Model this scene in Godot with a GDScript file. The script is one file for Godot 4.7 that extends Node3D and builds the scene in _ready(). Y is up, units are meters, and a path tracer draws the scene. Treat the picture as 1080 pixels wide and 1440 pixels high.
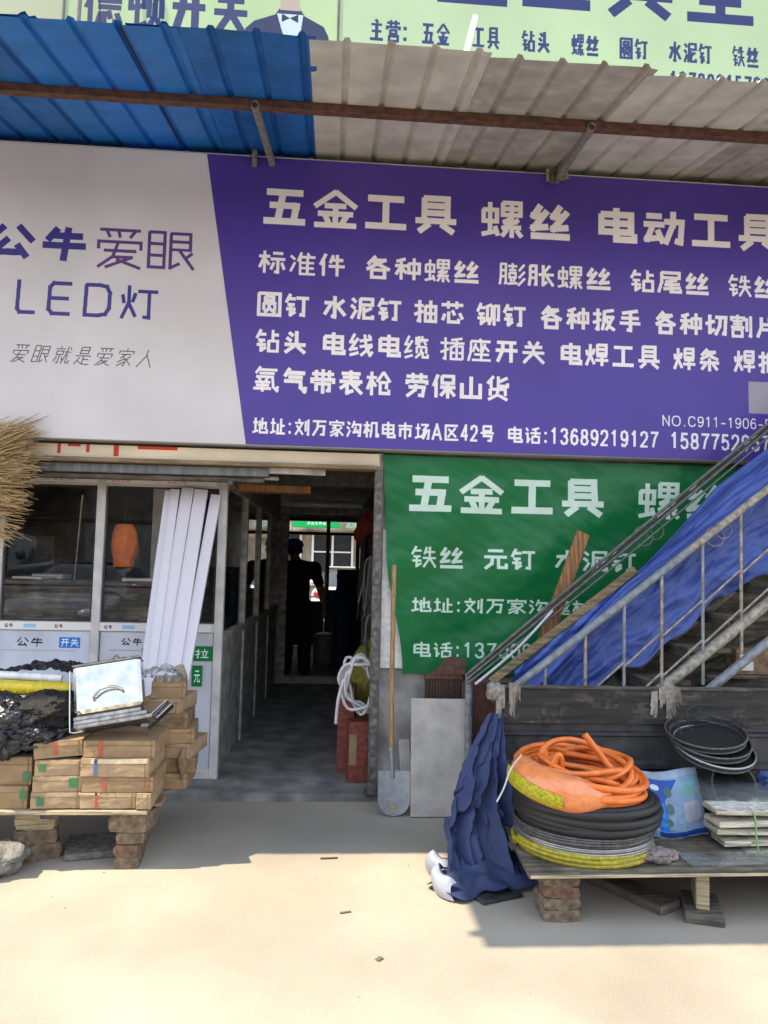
extends Node3D
# A hardware shop front: purple sign under a corrugated canopy, goods on two low platforms, a passage through the shop.
# Axes: x along the front (right +), y up, z out of the front towards the street. The front of the wall is near z = 0.

var rng := RandomNumberGenerator.new()
var bump_noise := FastNoiseLite.new()
var T := {}
var M := {}
var used := {}

func _ready() -> void:
	rng.seed = 4242
	bump_noise.seed = 7
	bump_noise.frequency = 1.0
	# ---- camera
	var cam := Camera3D.new()
	cam.name = "camera"
	cam.fov = 67.33
	cam.far = 400.0
	cam.near = 0.05
	cam.position = Vector3(0, 1.5, 5.0)
	cam.basis = Basis(Vector3.UP, deg_to_rad(-4.1)) * Basis(Vector3.RIGHT, deg_to_rad(4.1)) * Basis(Vector3.BACK, deg_to_rad(1.32))
	add_child(cam)
	cam.current = true
	# ---- sky, exposure
	var env := Environment.new()
	env.background_mode = Environment.BG_SKY
	var sky := Sky.new()
	var sm := ProceduralSkyMaterial.new()
	sm.sky_top_color = Color(0.76, 0.82, 0.91)
	sm.sky_horizon_color = Color(0.95, 0.94, 0.91)
	sm.sky_curve = 0.18
	sm.ground_bottom_color = Color(0.62, 0.60, 0.56)
	sm.ground_horizon_color = Color(0.75, 0.74, 0.72)
	sm.sun_angle_max = 1.0
	sky.sky_material = sm
	env.sky = sky
	env.background_energy_multiplier = 1.4
	env.tonemap_mode = Environment.TONE_MAPPER_LINEAR
	env.tonemap_exposure = 2.2
	env.sdfgi_enabled = true
	env.ssao_enabled = true
	env.ssil_enabled = true
	var we := WorldEnvironment.new()
	we.name = "environment"
	we.environment = env
	add_child(we)
	# ---- sun: high, from the left and a little in front of the shop
	var sun := DirectionalLight3D.new()
	sun.name = "sun"
	sun.light_color = Color(1.0, 0.93, 0.80)
	sun.light_energy = 1.4
	sun.light_angular_distance = 0.5
	sun.shadow_enabled = true
	add_child(sun)
	sun.look_at_from_position(Vector3.ZERO, Vector3(0.65, -1.0, -0.18), Vector3.FORWARD)
	make_textures()
	make_materials()
	build_ground()
	build_shop()
	build_back_street()
	build_street_side()
	build_canopy()
	build_upper_sign()
	build_front_sign()
	build_banner()
	build_overhead_boards()
	build_shopfront()
	build_passage()
	build_left_goods()
	build_door_side()
	build_stair()
	build_counter()
	build_right_goods()
	build_litter()

# ---------------------------------------------------------------- brush strokes of the sign lettering
# each character: strokes on a 100 x 100 square (y down), "@part x0,y0,x1,y1" places another character or radical in a box
const STROKES := {
	"钅": "45,0 5,38; 35,20 95,20; 20,48 85,48; 8,68 95,68; 50,48 50,94 95,80",
	"丁": "0,12 100,12; 58,12 58,94 28,92",
	"虫": "12,22 88,22 88,56 12,56 12,22; 50,0 50,92; 5,96 85,86; 78,72 95,98",
	"田": "0,0 100,0 100,100 0,100 0,0; 0,50 100,50; 50,0 50,100",
	"糸": "55,0 20,24 75,24; 80,12 15,54 90,50; 50,54 50,100; 28,65 8,95; 72,65 94,95",
	"螺": "@虫 0,5,42,98; @田 52,4,94,38; @糸 46,44,100,100",
	"纟": "50,0 10,38 60,38; 85,20 10,72 80,66; 5,98 90,86",
	"幺": "50,0 12,42 62,42; 88,22 12,92 92,86",
	"丝": "@幺 2,4,46,76; @幺 52,4,98,76; 2,94 98,94",
	"木旁": "0,24 100,24; 50,0 50,100; 48,28 5,75; 55,38 95,62",
	"标": "@木旁 0,2,42,98; 54,10 92,10; 46,36 100,36; 73,36 73,94 60,92; 58,52 46,82; 88,52 98,80",
	"冫": "10,12 90,30; 8,92 90,46",
	"隹": "22,0 2,40; 16,24 16,100; 56,2 66,16; 16,20 98,20; 16,46 92,46; 16,70 92,70; 16,96 98,96; 56,20 56,96",
	"准": "@冫 4,8,24,92; @隹 32,2,100,98",
	"亻": "70,0 10,50; 45,32 45,100",
	"牛": "30,5 12,40; 22,26 88,26; 4,56 98,56; 54,2 54,100",
	"件": "@亻 0,2,34,98; @牛 34,2,100,98",
	"夂": "38,0 5,62; 34,28 78,28 0,100; 28,42 100,100",
	"口": "0,0 100,0 100,100 0,100 0,0",
	"日": "0,0 100,0 100,100 0,100 0,0; 0,50 100,50",
	"目": "0,0 100,0 100,100 0,100 0,0; 0,33 100,33; 0,66 100,66",
	"各": "@夂 4,0,96,60; @口 24,62,76,96",
	"禾旁": "85,4 10,16; 0,36 100,36; 50,10 50,100; 48,40 5,78; 55,48 95,70",
	"中": "8,24 92,24 92,68 8,68 8,24; 50,0 50,100",
	"种": "@禾旁 0,2,46,98; @中 50,2,100,98",
	"月旁": "15,2 85,2 85,92 65,92; 15,2 15,60 2,98; 15,32 85,32; 15,60 85,60",
	"壴": "50,0 50,30; 5,12 95,12; 15,30 85,30; 18,44 82,44 82,64 18,64 18,44; 30,70 38,84; 70,70 62,84; 0,94 100,90",
	"彡": "90,0 10,30; 95,34 10,64; 100,66 0,100",
	"膨": "@月旁 0,4,28,98; @壴 32,2,70,98; @彡 74,6,100,98",
	"长": "75,2 35,34; 0,44 100,44; 30,0 30,92 55,78; 45,44 98,96",
	"胀": "@月旁 0,4,34,98; @长 40,2,100,98",
	"占": "46,0 46,46; 46,22 98,22; @口 10,50,90,96",
	"钻": "@钅 0,2,44,98; @占 50,2,98,98",
	"尾": "14,6 90,6 90,30 14,30; 14,6 14,50 0,98; 80,40 30,50; 26,64 92,58; 22,82 96,74; 54,46 54,94 96,94 96,82",
	"失": "28,4 12,36; 22,26 90,26; 2,54 98,54; 52,2 52,54 6,98; 54,56 98,98",
	"铁": "@钅 0,2,42,98; @失 46,2,100,98",
	"圆": "4,4 96,4 96,98 4,98 4,4; 32,18 68,18 68,34 32,34 32,18; 26,46 74,46 74,76; 26,46 26,76; 50,54 48,70 30,88; 54,72 76,88",
	"钉": "@钅 0,2,44,98; @丁 48,6,100,98",
	"水": "50,2 50,94 36,90; 6,32 36,32 6,84; 90,18 60,44; 54,36 96,86",
	"氵": "20,4 80,20; 5,36 65,50; 10,98 85,58",
	"尼": "12,6 94,6 94,34 12,34; 12,6 12,56 0,98; 88,48 40,64; 36,44 36,94 96,94 96,82",
	"泥": "@氵 0,4,28,98; @尼 34,2,100,98",
	"扌": "0,24 100,24; 60,0 60,96 30,92; 0,66 100,50",
	"由": "5,26 95,26 95,96 5,96 5,26; 50,0 50,96; 5,60 95,60",
	"抽": "@扌 0,2,38,98; @由 46,2,98,98",
	"艹": "0,50 100,50; 30,0 30,100; 70,0 70,100",
	"心": "14,40 4,80; 32,26 32,92 78,92 80,72; 50,16 60,46; 84,34 98,70",
	"芯": "@艹 2,0,98,32; @心 2,30,98,98",
	"卯": "40,4 8,14 8,78 32,70; 44,8 44,60 20,98; 62,10 96,10 96,74 82,74; 62,10 62,100",
	"铆": "@钅 0,2,38,98; @卯 42,2,100,98",
	"反": "90,4 16,12; 16,10 14,60 0,98; 16,38 84,38 50,80 30,98; 30,46 60,82 98,98",
	"扳": "@扌 0,2,36,98; @反 42,2,100,98",
	"手": "86,4 14,16; 10,38 90,38; 2,62 98,62; 52,10 52,94 36,92",
	"七": "0,44 100,30; 45,0 45,86 100,70",
	"刀": "4,12 94,12 86,92 64,90; 48,12 40,56 4,98",
	"切": "@七 0,4,42,98; @刀 44,2,100,98",
	"害": "50,0 50,12; 4,26 4,12 96,12 96,26; 14,28 86,28; 18,42 82,42; 2,56 98,56; 50,16 50,56; @口 16,66,84,98",
	"刂": "10,10 10,74; 90,0 90,96 50,92",
	"割": "@害 0,0,64,98; @刂 74,4,96,98",
	"片": "24,6 24,52 6,98; 64,4 64,36; 24,38 96,38; 24,62 78,62 78,98",
	"头": "22,8 40,22; 12,32 32,46; 4,62 96,62; 56,2 56,60 6,98; 60,70 94,98",
	"电": "12,18 88,18 88,70 12,70 12,18; 12,44 88,44; 50,0 50,92 96,92 96,76",
	"戋": "0,32 90,22; 0,58 96,48; 36,2 50,60 80,96 98,80; 92,54 8,98; 66,4 84,16",
	"线": "@纟 0,2,42,98; @戋 44,2,100,98",
	"览": "12,4 12,38; 32,0 32,42; 58,0 46,26; 54,16 98,16; 70,24 84,38; 16,48 86,48; 16,48 16,76; 86,48 86,76; 50,56 46,76 8,98; 60,70 60,94 98,94 98,82",
	"缆": "@纟 0,2,38,98; @览 42,2,100,98",
	"臿": "86,2 12,10; 0,24 100,24; 50,6 50,96; 42,34 10,44 10,96 90,96; 62,38 90,38 90,96; 10,68 36,68; 64,68 90,68",
	"插": "@扌 0,2,34,98; @臿 38,2,100,98",
	"座": "54,0 54,10; 14,12 96,12; 14,12 12,60 2,98; 34,22 22,58; 34,36 48,54; 74,22 62,58; 74,36 90,54; 58,18 58,94; 28,70 90,70; 18,94 98,94",
	"开": "8,10 92,10; 2,46 98,46; 32,10 32,46 10,98; 70,10 70,100",
	"关": "28,2 38,18; 72,2 62,18; 12,26 88,26; 2,52 98,52; 50,26 50,52 6,98; 54,56 96,98",
	"火旁": "8,28 18,52; 92,22 74,48; 50,0 50,50 4,98; 54,56 94,92",
	"旱": "@日 14,2,86,42; 10,54 90,54; 0,74 100,74; 50,54 50,100",
	"焊": "@火旁 0,2,40,98; @旱 44,2,100,98",
	"条": "@夂 8,0,92,48; 4,62 96,62; 50,44 50,100; 32,70 12,94; 68,70 88,94",
	"巴": "8,8 92,8 92,52 8,52; 50,8 50,52; 8,8 8,92 98,92 98,74",
	"把": "@扌 0,2,36,98; @巴 42,2,100,98",
	"氧": "26,0 8,26; 22,12 94,12; 24,26 84,26; 10,40 76,40 80,80 96,96 98,78; 20,46 28,56; 56,46 48,56; 6,62 66,62; 10,75 62,75; 0,88 70,88; 36,62 36,100",
	"气": "28,0 8,34; 24,18 94,18; 24,36 84,36; 6,54 76,54 78,80 94,96 98,78",
	"带": "4,18 96,18; 22,4 22,34; 50,0 50,34; 78,4 78,34; 4,58 4,42 96,42 96,58; 22,90 22,60 78,60 78,88 66,88; 50,46 50,100",
	"表": "10,12 90,12; 16,28 84,28; 2,46 98,46; 50,0 50,46 4,76; 34,60 34,94 60,84; 86,54 60,68; 48,50 98,96",
	"仓": "50,0 2,42; 50,0 98,42; 26,44 74,44 74,66 62,66; 26,44 26,92 90,92 90,76",
	"枪": "@木旁 0,2,40,98; @仓 42,2,100,98",
	"劳": "@艹 4,0,96,26; 6,46 6,34 94,34 94,46; 14,58 82,58 76,94 58,92; 46,46 42,70 6,98",
	"保": "@亻 0,2,32,98; @口 42,6,92,36; 34,54 100,54; 67,38 67,100; 64,58 36,90; 70,58 98,90",
	"山": "50,4 50,92; 8,34 8,92 92,92; 92,34 92,98",
	"货": "30,0 4,30; 20,18 20,46; 92,4 52,24; 52,0 52,40 94,40 94,28; 16,54 84,54 84,80; 16,54 16,80; 50,60 46,78 8,98; 56,80 92,98",
	"土旁": "10,28 96,28; 52,0 52,84; 0,92 100,80",
	"也": "0,46 84,30 84,66 70,66; 44,0 44,72; 18,18 18,92 98,92 98,72",
	"地": "@土旁 0,4,38,98; @也 38,2,100,98",
	"止": "56,2 56,92; 56,46 96,46; 20,34 20,92; 0,94 100,94",
	"址": "@土旁 0,4,36,98; @止 40,2,100,98",
	"文": "44,0 52,14; 2,24 94,24; 78,30 8,98; 20,40 88,96",
	"刘": "@文 0,2,64,98; @刂 74,4,96,98",
	"万": "4,10 96,10; 40,10 36,54 6,98; 38,40 84,40 80,92 58,90",
	"家": "50,0 50,12; 4,30 4,14 96,14 96,30; 18,32 82,32; 50,32 20,54; 36,44 58,66 54,94 40,92; 50,56 8,76; 56,72 8,96; 86,42 62,60; 56,56 96,92",
	"勾": "30,0 8,42; 20,22 94,22 88,92 66,90; 48,36 24,72 66,68; 58,54 72,76",
	"沟": "@氵 0,4,28,98; @勾 32,2,100,98",
	"几": "14,8 80,8 80,92 100,92 100,74; 14,8 14,56 0,98",
	"机": "@木旁 0,2,42,98; @几 46,2,100,98",
	"市": "50,0 50,16; 2,20 98,20; 14,86 14,40 86,40 86,80 74,80; 50,20 50,100",
	"昜": "8,8 82,8 30,44; 26,42 96,42 90,94 74,92; 50,44 8,90; 74,44 30,98",
	"场": "@土旁 0,4,38,98; @昜 38,2,100,98",
	"区": "94,8 8,8 8,94 98,94; 78,22 24,80; 28,28 82,78",
	"号": "@口 22,4,78,32; 2,46 98,46; 34,46 26,64 82,64 76,94 54,92",
	"讠": "20,4 56,22; 5,40 50,40 50,92 95,70",
	"舌": "84,2 14,14; 0,36 100,36; 50,8 50,58; @口 16,58,84,96",
	"话": "@讠 0,2,32,98; @舌 36,2,100,98",
	"元": "18,12 82,12; 2,42 98,42; 36,42 32,74 4,98; 62,42 62,92 96,92 96,74",
	"建": "4,14 30,14 12,46 32,46 6,92; 6,60 40,92 100,94; 38,14 88,14 88,44; 34,30 98,30; 38,44 88,44; 42,58 88,58; 34,74 98,74; 64,2 64,88",
	"才": "0,28 100,28; 66,0 66,94 46,90; 62,32 4,78",
	"材": "@木旁 0,2,42,98; @才 46,2,100,98",
	"主": "44,0 58,14; 12,24 88,24; 16,56 84,56; 2,94 98,94; 50,24 50,94",
	"营": "@艹 4,0,96,24; 4,44 4,32 96,32 96,44; @口 28,46,72,64; @口 18,74,82,98",
	"公": "34,6 6,52; 64,4 96,48; 46,44 20,86 78,84; 66,62 88,98",
	"爱": "94,4 6,4; 20,4 28,22; 46,4 50,22; 84,4 72,22; 4,52 4,34 96,34 96,52; 16,56 86,56; 46,36 36,70 4,98; 36,72 76,72 20,98; 44,78 96,98",
	"艮": "10,4 84,4 84,46 10,46; 10,25 84,25; 10,4 10,94 44,82; 92,54 64,70; 44,48 98,96",
	"眼": "@目 0,4,34,92; @艮 42,2,100,98",
	"灯": "@火旁 0,2,42,98; @丁 46,6,100,98",
	"就": "26,0 30,10; 0,16 56,16; @口 8,28,50,48; 30,48 30,94 18,90; 14,58 2,86; 44,58 56,80; 58,32 100,32; 74,2 74,36 52,98; 80,44 80,92 100,92 100,78; 88,6 98,20",
	"是": "@日 24,2,76,38; 2,50 98,50; 52,50 52,92; 52,70 88,70; 28,58 4,98; 20,78 50,94 100,96",
	"人": "50,2 46,40 4,98; 50,30 96,98",
	"彳": "60,0 5,30; 70,26 5,62; 40,46 40,100",
	"德": "@彳 0,0,30,98; 36,12 98,12; 66,0 66,24; 40,26 94,26 94,46 40,46 40,26; 58,26 58,46; 76,26 76,46; 36,58 98,58; 42,70 34,90; 52,68 52,94 82,94 84,82; 64,66 70,80; 88,70 98,88",
	"顿": "0,14 48,8; 6,26 6,56 44,50; 44,24 44,56; 24,0 24,92 50,84; 52,8 100,8; 76,8 68,26; 58,26 94,26 94,72; 58,26 58,72; 76,36 74,70 52,98; 80,74 98,98",
	"五": "8,8 92,8; 46,8 34,92; 16,46 78,46 72,92; 2,92 98,92",
	"具": "22,2 78,2 78,66; 22,2 22,66; 22,23 78,23; 22,44 78,44; 2,67 98,67; 34,76 10,98; 64,76 92,98",
	"金": "50,0 2,42; 50,0 98,42; 26,40 74,40; 10,62 90,62; 50,40 50,94; 26,68 34,88; 76,68 66,88; 2,94 98,94",
	"工": "8,10 92,10; 50,10 50,90; 2,90 98,90",
	"云": "14,14 86,14; 0,40 100,40; 46,40 14,86 84,80; 68,58 96,96",
	"力": "0,30 92,30 84,92 58,88; 46,0 44,40 4,98",
	"动": "@云 0,2,50,98; @力 52,2,100,98",
	"全": "50,0 2,44; 50,0 98,44; 24,42 76,42; 20,66 80,66; 2,94 98,94; 50,42 50,94",
	"立": "46,0 56,16; 6,28 96,28; 28,38 38,80; 78,36 62,84; 0,92 100,92",
	"拉": "@扌 0,2,36,98; @立 42,2,100,98",
	":": "50,26 50,40; 50,78 50,92", ".": "50,86 50,98", "-": "15,58 85,58",
	"0": "50,4 76,10 90,30 92,50 90,70 76,90 50,96 24,90 10,70 8,50 10,30 24,10 50,4",
	"1": "20,22 54,4 54,96",
	"2": "8,28 18,10 48,4 78,10 88,28 80,46 8,94 94,94",
	"3": "8,22 24,8 50,4 76,10 84,27 74,42 44,48; 44,48 76,54 90,72 78,90 50,96 22,92 6,76",
	"4": "68,96 68,4 6,68 96,68",
	"5": "86,6 22,6 14,48 48,38 78,46 90,66 80,88 50,96 22,92 8,78",
	"6": "84,18 68,6 44,5 20,20 10,46 10,68 20,88 50,96 80,88 90,68 80,48 52,40 24,48 11,64",
	"7": "6,6 94,6 56,46 36,96",
	"8": "50,4 76,10 84,26 76,42 50,48 24,42 16,26 24,10 50,4; 50,48 80,56 92,74 80,90 50,96 20,90 8,74 20,56 50,48",
	"9": "89,36 76,52 48,60 20,52 10,32 20,12 50,4 80,12 90,32 90,54 80,80 56,95 32,94 16,82",
	"A": "4,98 50,4 96,98; 20,66 80,66",
	"C": "90,26 76,10 50,4 24,10 10,30 8,50 10,70 24,90 50,96 76,90 92,72",
	"D": "10,6 56,6 80,10 92,28 92,72 80,90 56,94 10,94 10,6",
	"E": "92,6 24,6 10,18 10,82 24,94 92,94; 10,50 84,50",
	"L": "12,2 12,84 24,94 92,94",
	"N": "12,98 12,4 88,96 88,2",
	"O": "50,4 78,12 92,34 92,66 78,88 50,96 22,88 8,66 8,34 22,12 50,4",
}
const NARROW := {":": 0.4, ".": 0.4, "-": 0.5, "1": 0.56, "0": 0.56, "2": 0.56, "3": 0.56, "4": 0.56, "5": 0.56, "6": 0.56, "7": 0.56, "8": 0.56, "9": 0.56, "A": 0.72, "C": 0.7, "D": 0.8, "E": 0.72, "L": 0.62, "N": 0.7, "O": 0.78, " ": 0.5}

func strokes_of(ch: String) -> Array:
	var out := []
	if not STROKES.has(ch):
		return out
	for piece: String in STROKES[ch].split("; "):
		if piece.begins_with("@"):
			var bits := piece.substr(1).split(" ")
			var b := bits[1].split_floats(",")
			for line: PackedVector2Array in strokes_of(bits[0]):
				var moved := PackedVector2Array()
				for p in line:
					moved.append(Vector2(b[0] + p.x * (b[2] - b[0]) / 100.0, b[1] + p.y * (b[3] - b[1]) / 100.0))
				out.append(moved)
		else:
			var line := PackedVector2Array()
			for pair in piece.split(" "):
				var xy := pair.split_floats(",")
				line.append(Vector2(xy[0], xy[1]))
			out.append(line)
	return out

# fills a polygon (pixel coordinates) in an image, row by row
func fill_shape(im: Image, poly: PackedVector2Array, c: Color) -> void:
	var lo := poly[0].y
	var hi := poly[0].y
	for p in poly:
		lo = minf(lo, p.y)
		hi = maxf(hi, p.y)
	for row in range(maxi(0, floori(lo)), mini(im.get_height() - 1, ceili(hi)) + 1):
		var y := row + 0.5
		var cuts := PackedFloat32Array()
		for i in poly.size():
			var a := poly[i]
			var b := poly[(i + 1) % poly.size()]
			if (a.y <= y) != (b.y <= y):
				cuts.append(a.x + (y - a.y) * (b.x - a.x) / (b.y - a.y))
		cuts.sort()
		for k in range(0, cuts.size() - 1, 2):
			var x0 := roundi(cuts[k])
			var x1 := roundi(cuts[k + 1])
			if x1 > x0:
				im.fill_rect(Rect2i(x0, row, x1 - x0, 1), c)

func draw_line(im: Image, line: PackedVector2Array, w: float, c: Color, flat := true) -> void:
	for i in line.size() - 1:
		var d := (line[i + 1] - line[i]).normalized()
		var n := Vector2(-d.y, d.x) * w * 0.5
		var e0 := d * (w * 0.5 if (i > 0 or not flat) else w * 0.12)
		var e1 := d * (w * 0.5 if (i < line.size() - 2 or not flat) else w * 0.12)
		fill_shape(im, PackedVector2Array([line[i] - e0 + n, line[i + 1] + e1 + n, line[i + 1] + e1 - n, line[i] - e0 - n]), c)

# writes a line of text into box x0..x1, y0..y1 (pixels); weight is the stroke width over the letter height
func write(im: Image, text: String, x0: float, x1: float, y0: float, y1: float, weight: float, c: Color, slant := 0.0, fill := 0.95) -> void:
	var total := 0.0
	for ch in text:
		total += NARROW.get(ch, 1.0)
	var unit := (x1 - x0) / total
	var x := x0
	var h := y1 - y0
	for ch in text:
		var cw: float = unit * NARROW.get(ch, 1.0)
		var pad := cw * (1.0 - fill) * 0.5
		var w := h * weight
		var lines := strokes_of(ch)
		if weight > 0.08:
			w *= 1.0 if lines.size() < 6 else 0.92 if lines.size() < 8 else 0.84 if lines.size() < 10 else 0.7
		for line: PackedVector2Array in lines:
			var moved := PackedVector2Array()
			for p in line:
				var py := y0 + w * 0.5 + p.y / 100.0 * (h - w)
				moved.append(Vector2(x + pad + w * 0.5 + p.x / 100.0 * (cw - 2.0 * pad - w) + slant * (y1 - py), py))
			draw_line(im, moved, w, c)
		x += cw

# ---------------------------------------------------------------- mesh building
class MB:
	var st := SurfaceTool.new()
	var tint := Color.WHITE
	func _init() -> void:
		st.begin(Mesh.PRIMITIVE_TRIANGLES)
	func vert(p: Vector3, n: Vector3, uv: Vector2) -> void:
		st.set_color(tint)
		st.set_normal(n)
		st.set_uv(uv)
		st.add_vertex(p)
	func tri(a: Vector3, b: Vector3, c: Vector3, na: Vector3, nb: Vector3, nc: Vector3, ua := Vector2.ZERO, ub := Vector2.ZERO, uc := Vector2.ZERO) -> void:
		if (c - a).cross(b - a).dot(na + nb + nc) >= 0.0:
			vert(a, na, ua); vert(b, nb, ub); vert(c, nc, uc)
		else:
			vert(a, na, ua); vert(c, nc, uc); vert(b, nb, ub)
	func quad(a: Vector3, b: Vector3, c: Vector3, d: Vector3, n: Vector3, u0 := Vector2(0, 0), u1 := Vector2(1, 1)) -> void:
		# a top-left, b top-right, c bottom-right, d bottom-left
		tri(a, b, c, n, n, n, u0, Vector2(u1.x, u0.y), u1)
		tri(a, c, d, n, n, n, u0, u1, Vector2(u0.x, u1.y))
	# a box with chamfered edges
	func box(c: Vector3, s: Vector3, bs := Basis.IDENTITY, bev := 0.004) -> MB:
		var h := s * 0.5
		var b := minf(bev, minf(h.x, minf(h.y, h.z)) * 0.6)
		var ax := [bs.x.normalized(), bs.y.normalized(), bs.z.normalized()]
		for k in 3:
			var i := (k + 1) % 3
			var j := (k + 2) % 3
			for sg in [-1.0, 1.0]:
				var n: Vector3 = ax[k] * sg
				var o: Vector3 = c + n * h[k]
				var u: Vector3 = ax[i] * (h[i] - b)
				var v: Vector3 = ax[j] * (h[j] - b)
				quad(o - u + v, o + u + v, o + u - v, o - u - v, n, Vector2(0, 0), Vector2(s[i], s[j]))
			# edges that run along k, between faces i and j
			for si in [-1.0, 1.0]:
				for sj in [-1.0, 1.0]:
					var l: Vector3 = ax[k] * (h[k] - b)
					var p: Vector3 = c + ax[i] * si * h[i] + ax[j] * sj * (h[j] - b)
					var q: Vector3 = c + ax[i] * si * (h[i] - b) + ax[j] * sj * h[j]
					var n2: Vector3 = (ax[i] * si + ax[j] * sj).normalized()
					quad(p - l, p + l, q + l, q - l, n2, Vector2(0, 0), Vector2(s[k], b))
		for sx in [-1.0, 1.0]:
			for sy in [-1.0, 1.0]:
				for sz in [-1.0, 1.0]:
					var X: Vector3 = ax[0] * sx
					var Y: Vector3 = ax[1] * sy
					var Z: Vector3 = ax[2] * sz
					var n3 := (X + Y + Z).normalized()
					tri(c + X * h.x + Y * (h.y - b) + Z * (h.z - b), c + X * (h.x - b) + Y * h.y + Z * (h.z - b), c + X * (h.x - b) + Y * (h.y - b) + Z * h.z, n3, n3, n3)
		return self
	# a box between two points with a given width (along side) and thickness
	func beam(a: Vector3, b: Vector3, w: float, t: float, side := Vector3.UP, bev := 0.003) -> MB:
		var d := (b - a)
		var z := d.normalized()
		var x := side.cross(z).normalized()
		var y := z.cross(x).normalized()
		return box((a + b) * 0.5, Vector3(t, w, d.length()), Basis(x, y, z), bev)
	# a round tube along a path
	func tube(pts: PackedVector3Array, r: float, sides := 8, closed := false, caps := true, radii := PackedFloat32Array()) -> MB:
		var n := pts.size()
		var fx := PackedVector3Array()
		var fy := PackedVector3Array()
		var t0 := (pts[1] - pts[0]).normalized()
		var up := Vector3.UP if absf(t0.y) < 0.9 else Vector3.RIGHT
		var x := up.cross(t0).normalized()
		for i in n:
			var t: Vector3
			if closed:
				t = (pts[(i + 1) % n] - pts[(i - 1 + n) % n]).normalized()
			else:
				t = (pts[mini(i + 1, n - 1)] - pts[maxi(i - 1, 0)]).normalized()
			x = (x - t * x.dot(t)).normalized()
			fx.append(x)
			fy.append(t.cross(x))
		var along := 0.0
		for i in (n if closed else n - 1):
			var j := (i + 1) % n
			var ra := r if radii.is_empty() else radii[i]
			var rb := r if radii.is_empty() else radii[j]
			var l := pts[i].distance_to(pts[j])
			for k in sides:
				var a0 := TAU * k / sides
				var a1 := TAU * (k + 1) / sides
				var n00 := fx[i] * cos(a0) + fy[i] * sin(a0)
				var n01 := fx[i] * cos(a1) + fy[i] * sin(a1)
				var n10 := fx[j] * cos(a0) + fy[j] * sin(a0)
				var n11 := fx[j] * cos(a1) + fy[j] * sin(a1)
				var u0 := TAU * r * k / sides
				var u1 := TAU * r * (k + 1) / sides
				tri(pts[i] + n00 * ra, pts[i] + n01 * ra, pts[j] + n11 * rb, n00, n01, n11, Vector2(u0, along), Vector2(u1, along), Vector2(u1, along + l))
				tri(pts[i] + n00 * ra, pts[j] + n11 * rb, pts[j] + n10 * rb, n00, n11, n10, Vector2(u0, along), Vector2(u1, along + l), Vector2(u0, along + l))
			along += l
		if caps and not closed:
			for e in [0, n - 1]:
				var t: Vector3 = (pts[0] - pts[1]).normalized() if e == 0 else (pts[n - 1] - pts[n - 2]).normalized()
				var rr: float = r if radii.is_empty() else radii[e]
				for k in sides:
					var a0 := TAU * k / sides
					var a1 := TAU * (k + 1) / sides
					tri(pts[e], pts[e] + (fx[e] * cos(a0) + fy[e] * sin(a0)) * rr, pts[e] + (fx[e] * cos(a1) + fy[e] * sin(a1)) * rr, t, t, t)
		return self
	func bar(a: Vector3, b: Vector3, r: float, sides := 8) -> MB:
		return tube(PackedVector3Array([a, b]), r, sides)
	# a turned shape; profile points are (radius, height)
	func lathe(prof: PackedVector2Array, o: Vector3, bs := Basis.IDENTITY, seg := 24, from := 0.0, to := TAU) -> MB:
		for i in prof.size() - 1:
			var d := prof[i + 1] - prof[i]
			var pn := Vector2(d.y, -d.x).normalized()
			for k in seg:
				var a0 := lerpf(from, to, float(k) / seg)
				var a1 := lerpf(from, to, float(k + 1) / seg)
				var r0 := Vector3(cos(a0), 0, sin(a0))
				var r1 := Vector3(cos(a1), 0, sin(a1))
				var A := o + bs * (r0 * prof[i].x + Vector3.UP * prof[i].y)
				var B := o + bs * (r1 * prof[i].x + Vector3.UP * prof[i].y)
				var Cc := o + bs * (r1 * prof[i + 1].x + Vector3.UP * prof[i + 1].y)
				var D := o + bs * (r0 * prof[i + 1].x + Vector3.UP * prof[i + 1].y)
				var n0 := bs * (r0 * pn.x + Vector3.UP * pn.y)
				var n1 := bs * (r1 * pn.x + Vector3.UP * pn.y)
				if A.distance_squared_to(B) > 1e-10:
					tri(A, B, Cc, n0, n1, n1, Vector2(a0, prof[i].y), Vector2(a1, prof[i].y), Vector2(a1, prof[i + 1].y))
				if Cc.distance_squared_to(D) > 1e-10:
					tri(A, Cc, D, n0, n1, n0, Vector2(a0, prof[i].y), Vector2(a1, prof[i + 1].y), Vector2(a0, prof[i + 1].y))
		return self
	# a sheet given by a function of (u, v), with two sides
	func sheet(f: Callable, nu: int, nv: int, thick := 0.003, flat := false, uvf: Variant = null) -> MB:
		var P := []
		var N := []
		for j in nv + 1:
			var row := PackedVector3Array()
			for i in nu + 1:
				row.append(f.call(float(i) / nu, float(j) / nv))
			P.append(row)
		for j in nv + 1:
			var row := PackedVector3Array()
			for i in nu + 1:
				var du: Vector3 = P[j][mini(i + 1, nu)] - P[j][maxi(i - 1, 0)]
				var dv: Vector3 = P[mini(j + 1, nv)][i] - P[maxi(j - 1, 0)][i]
				var n := dv.cross(du)
				row.append(n.normalized() if n.length_squared() > 1e-16 else Vector3.UP)
			N.append(row)
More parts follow.
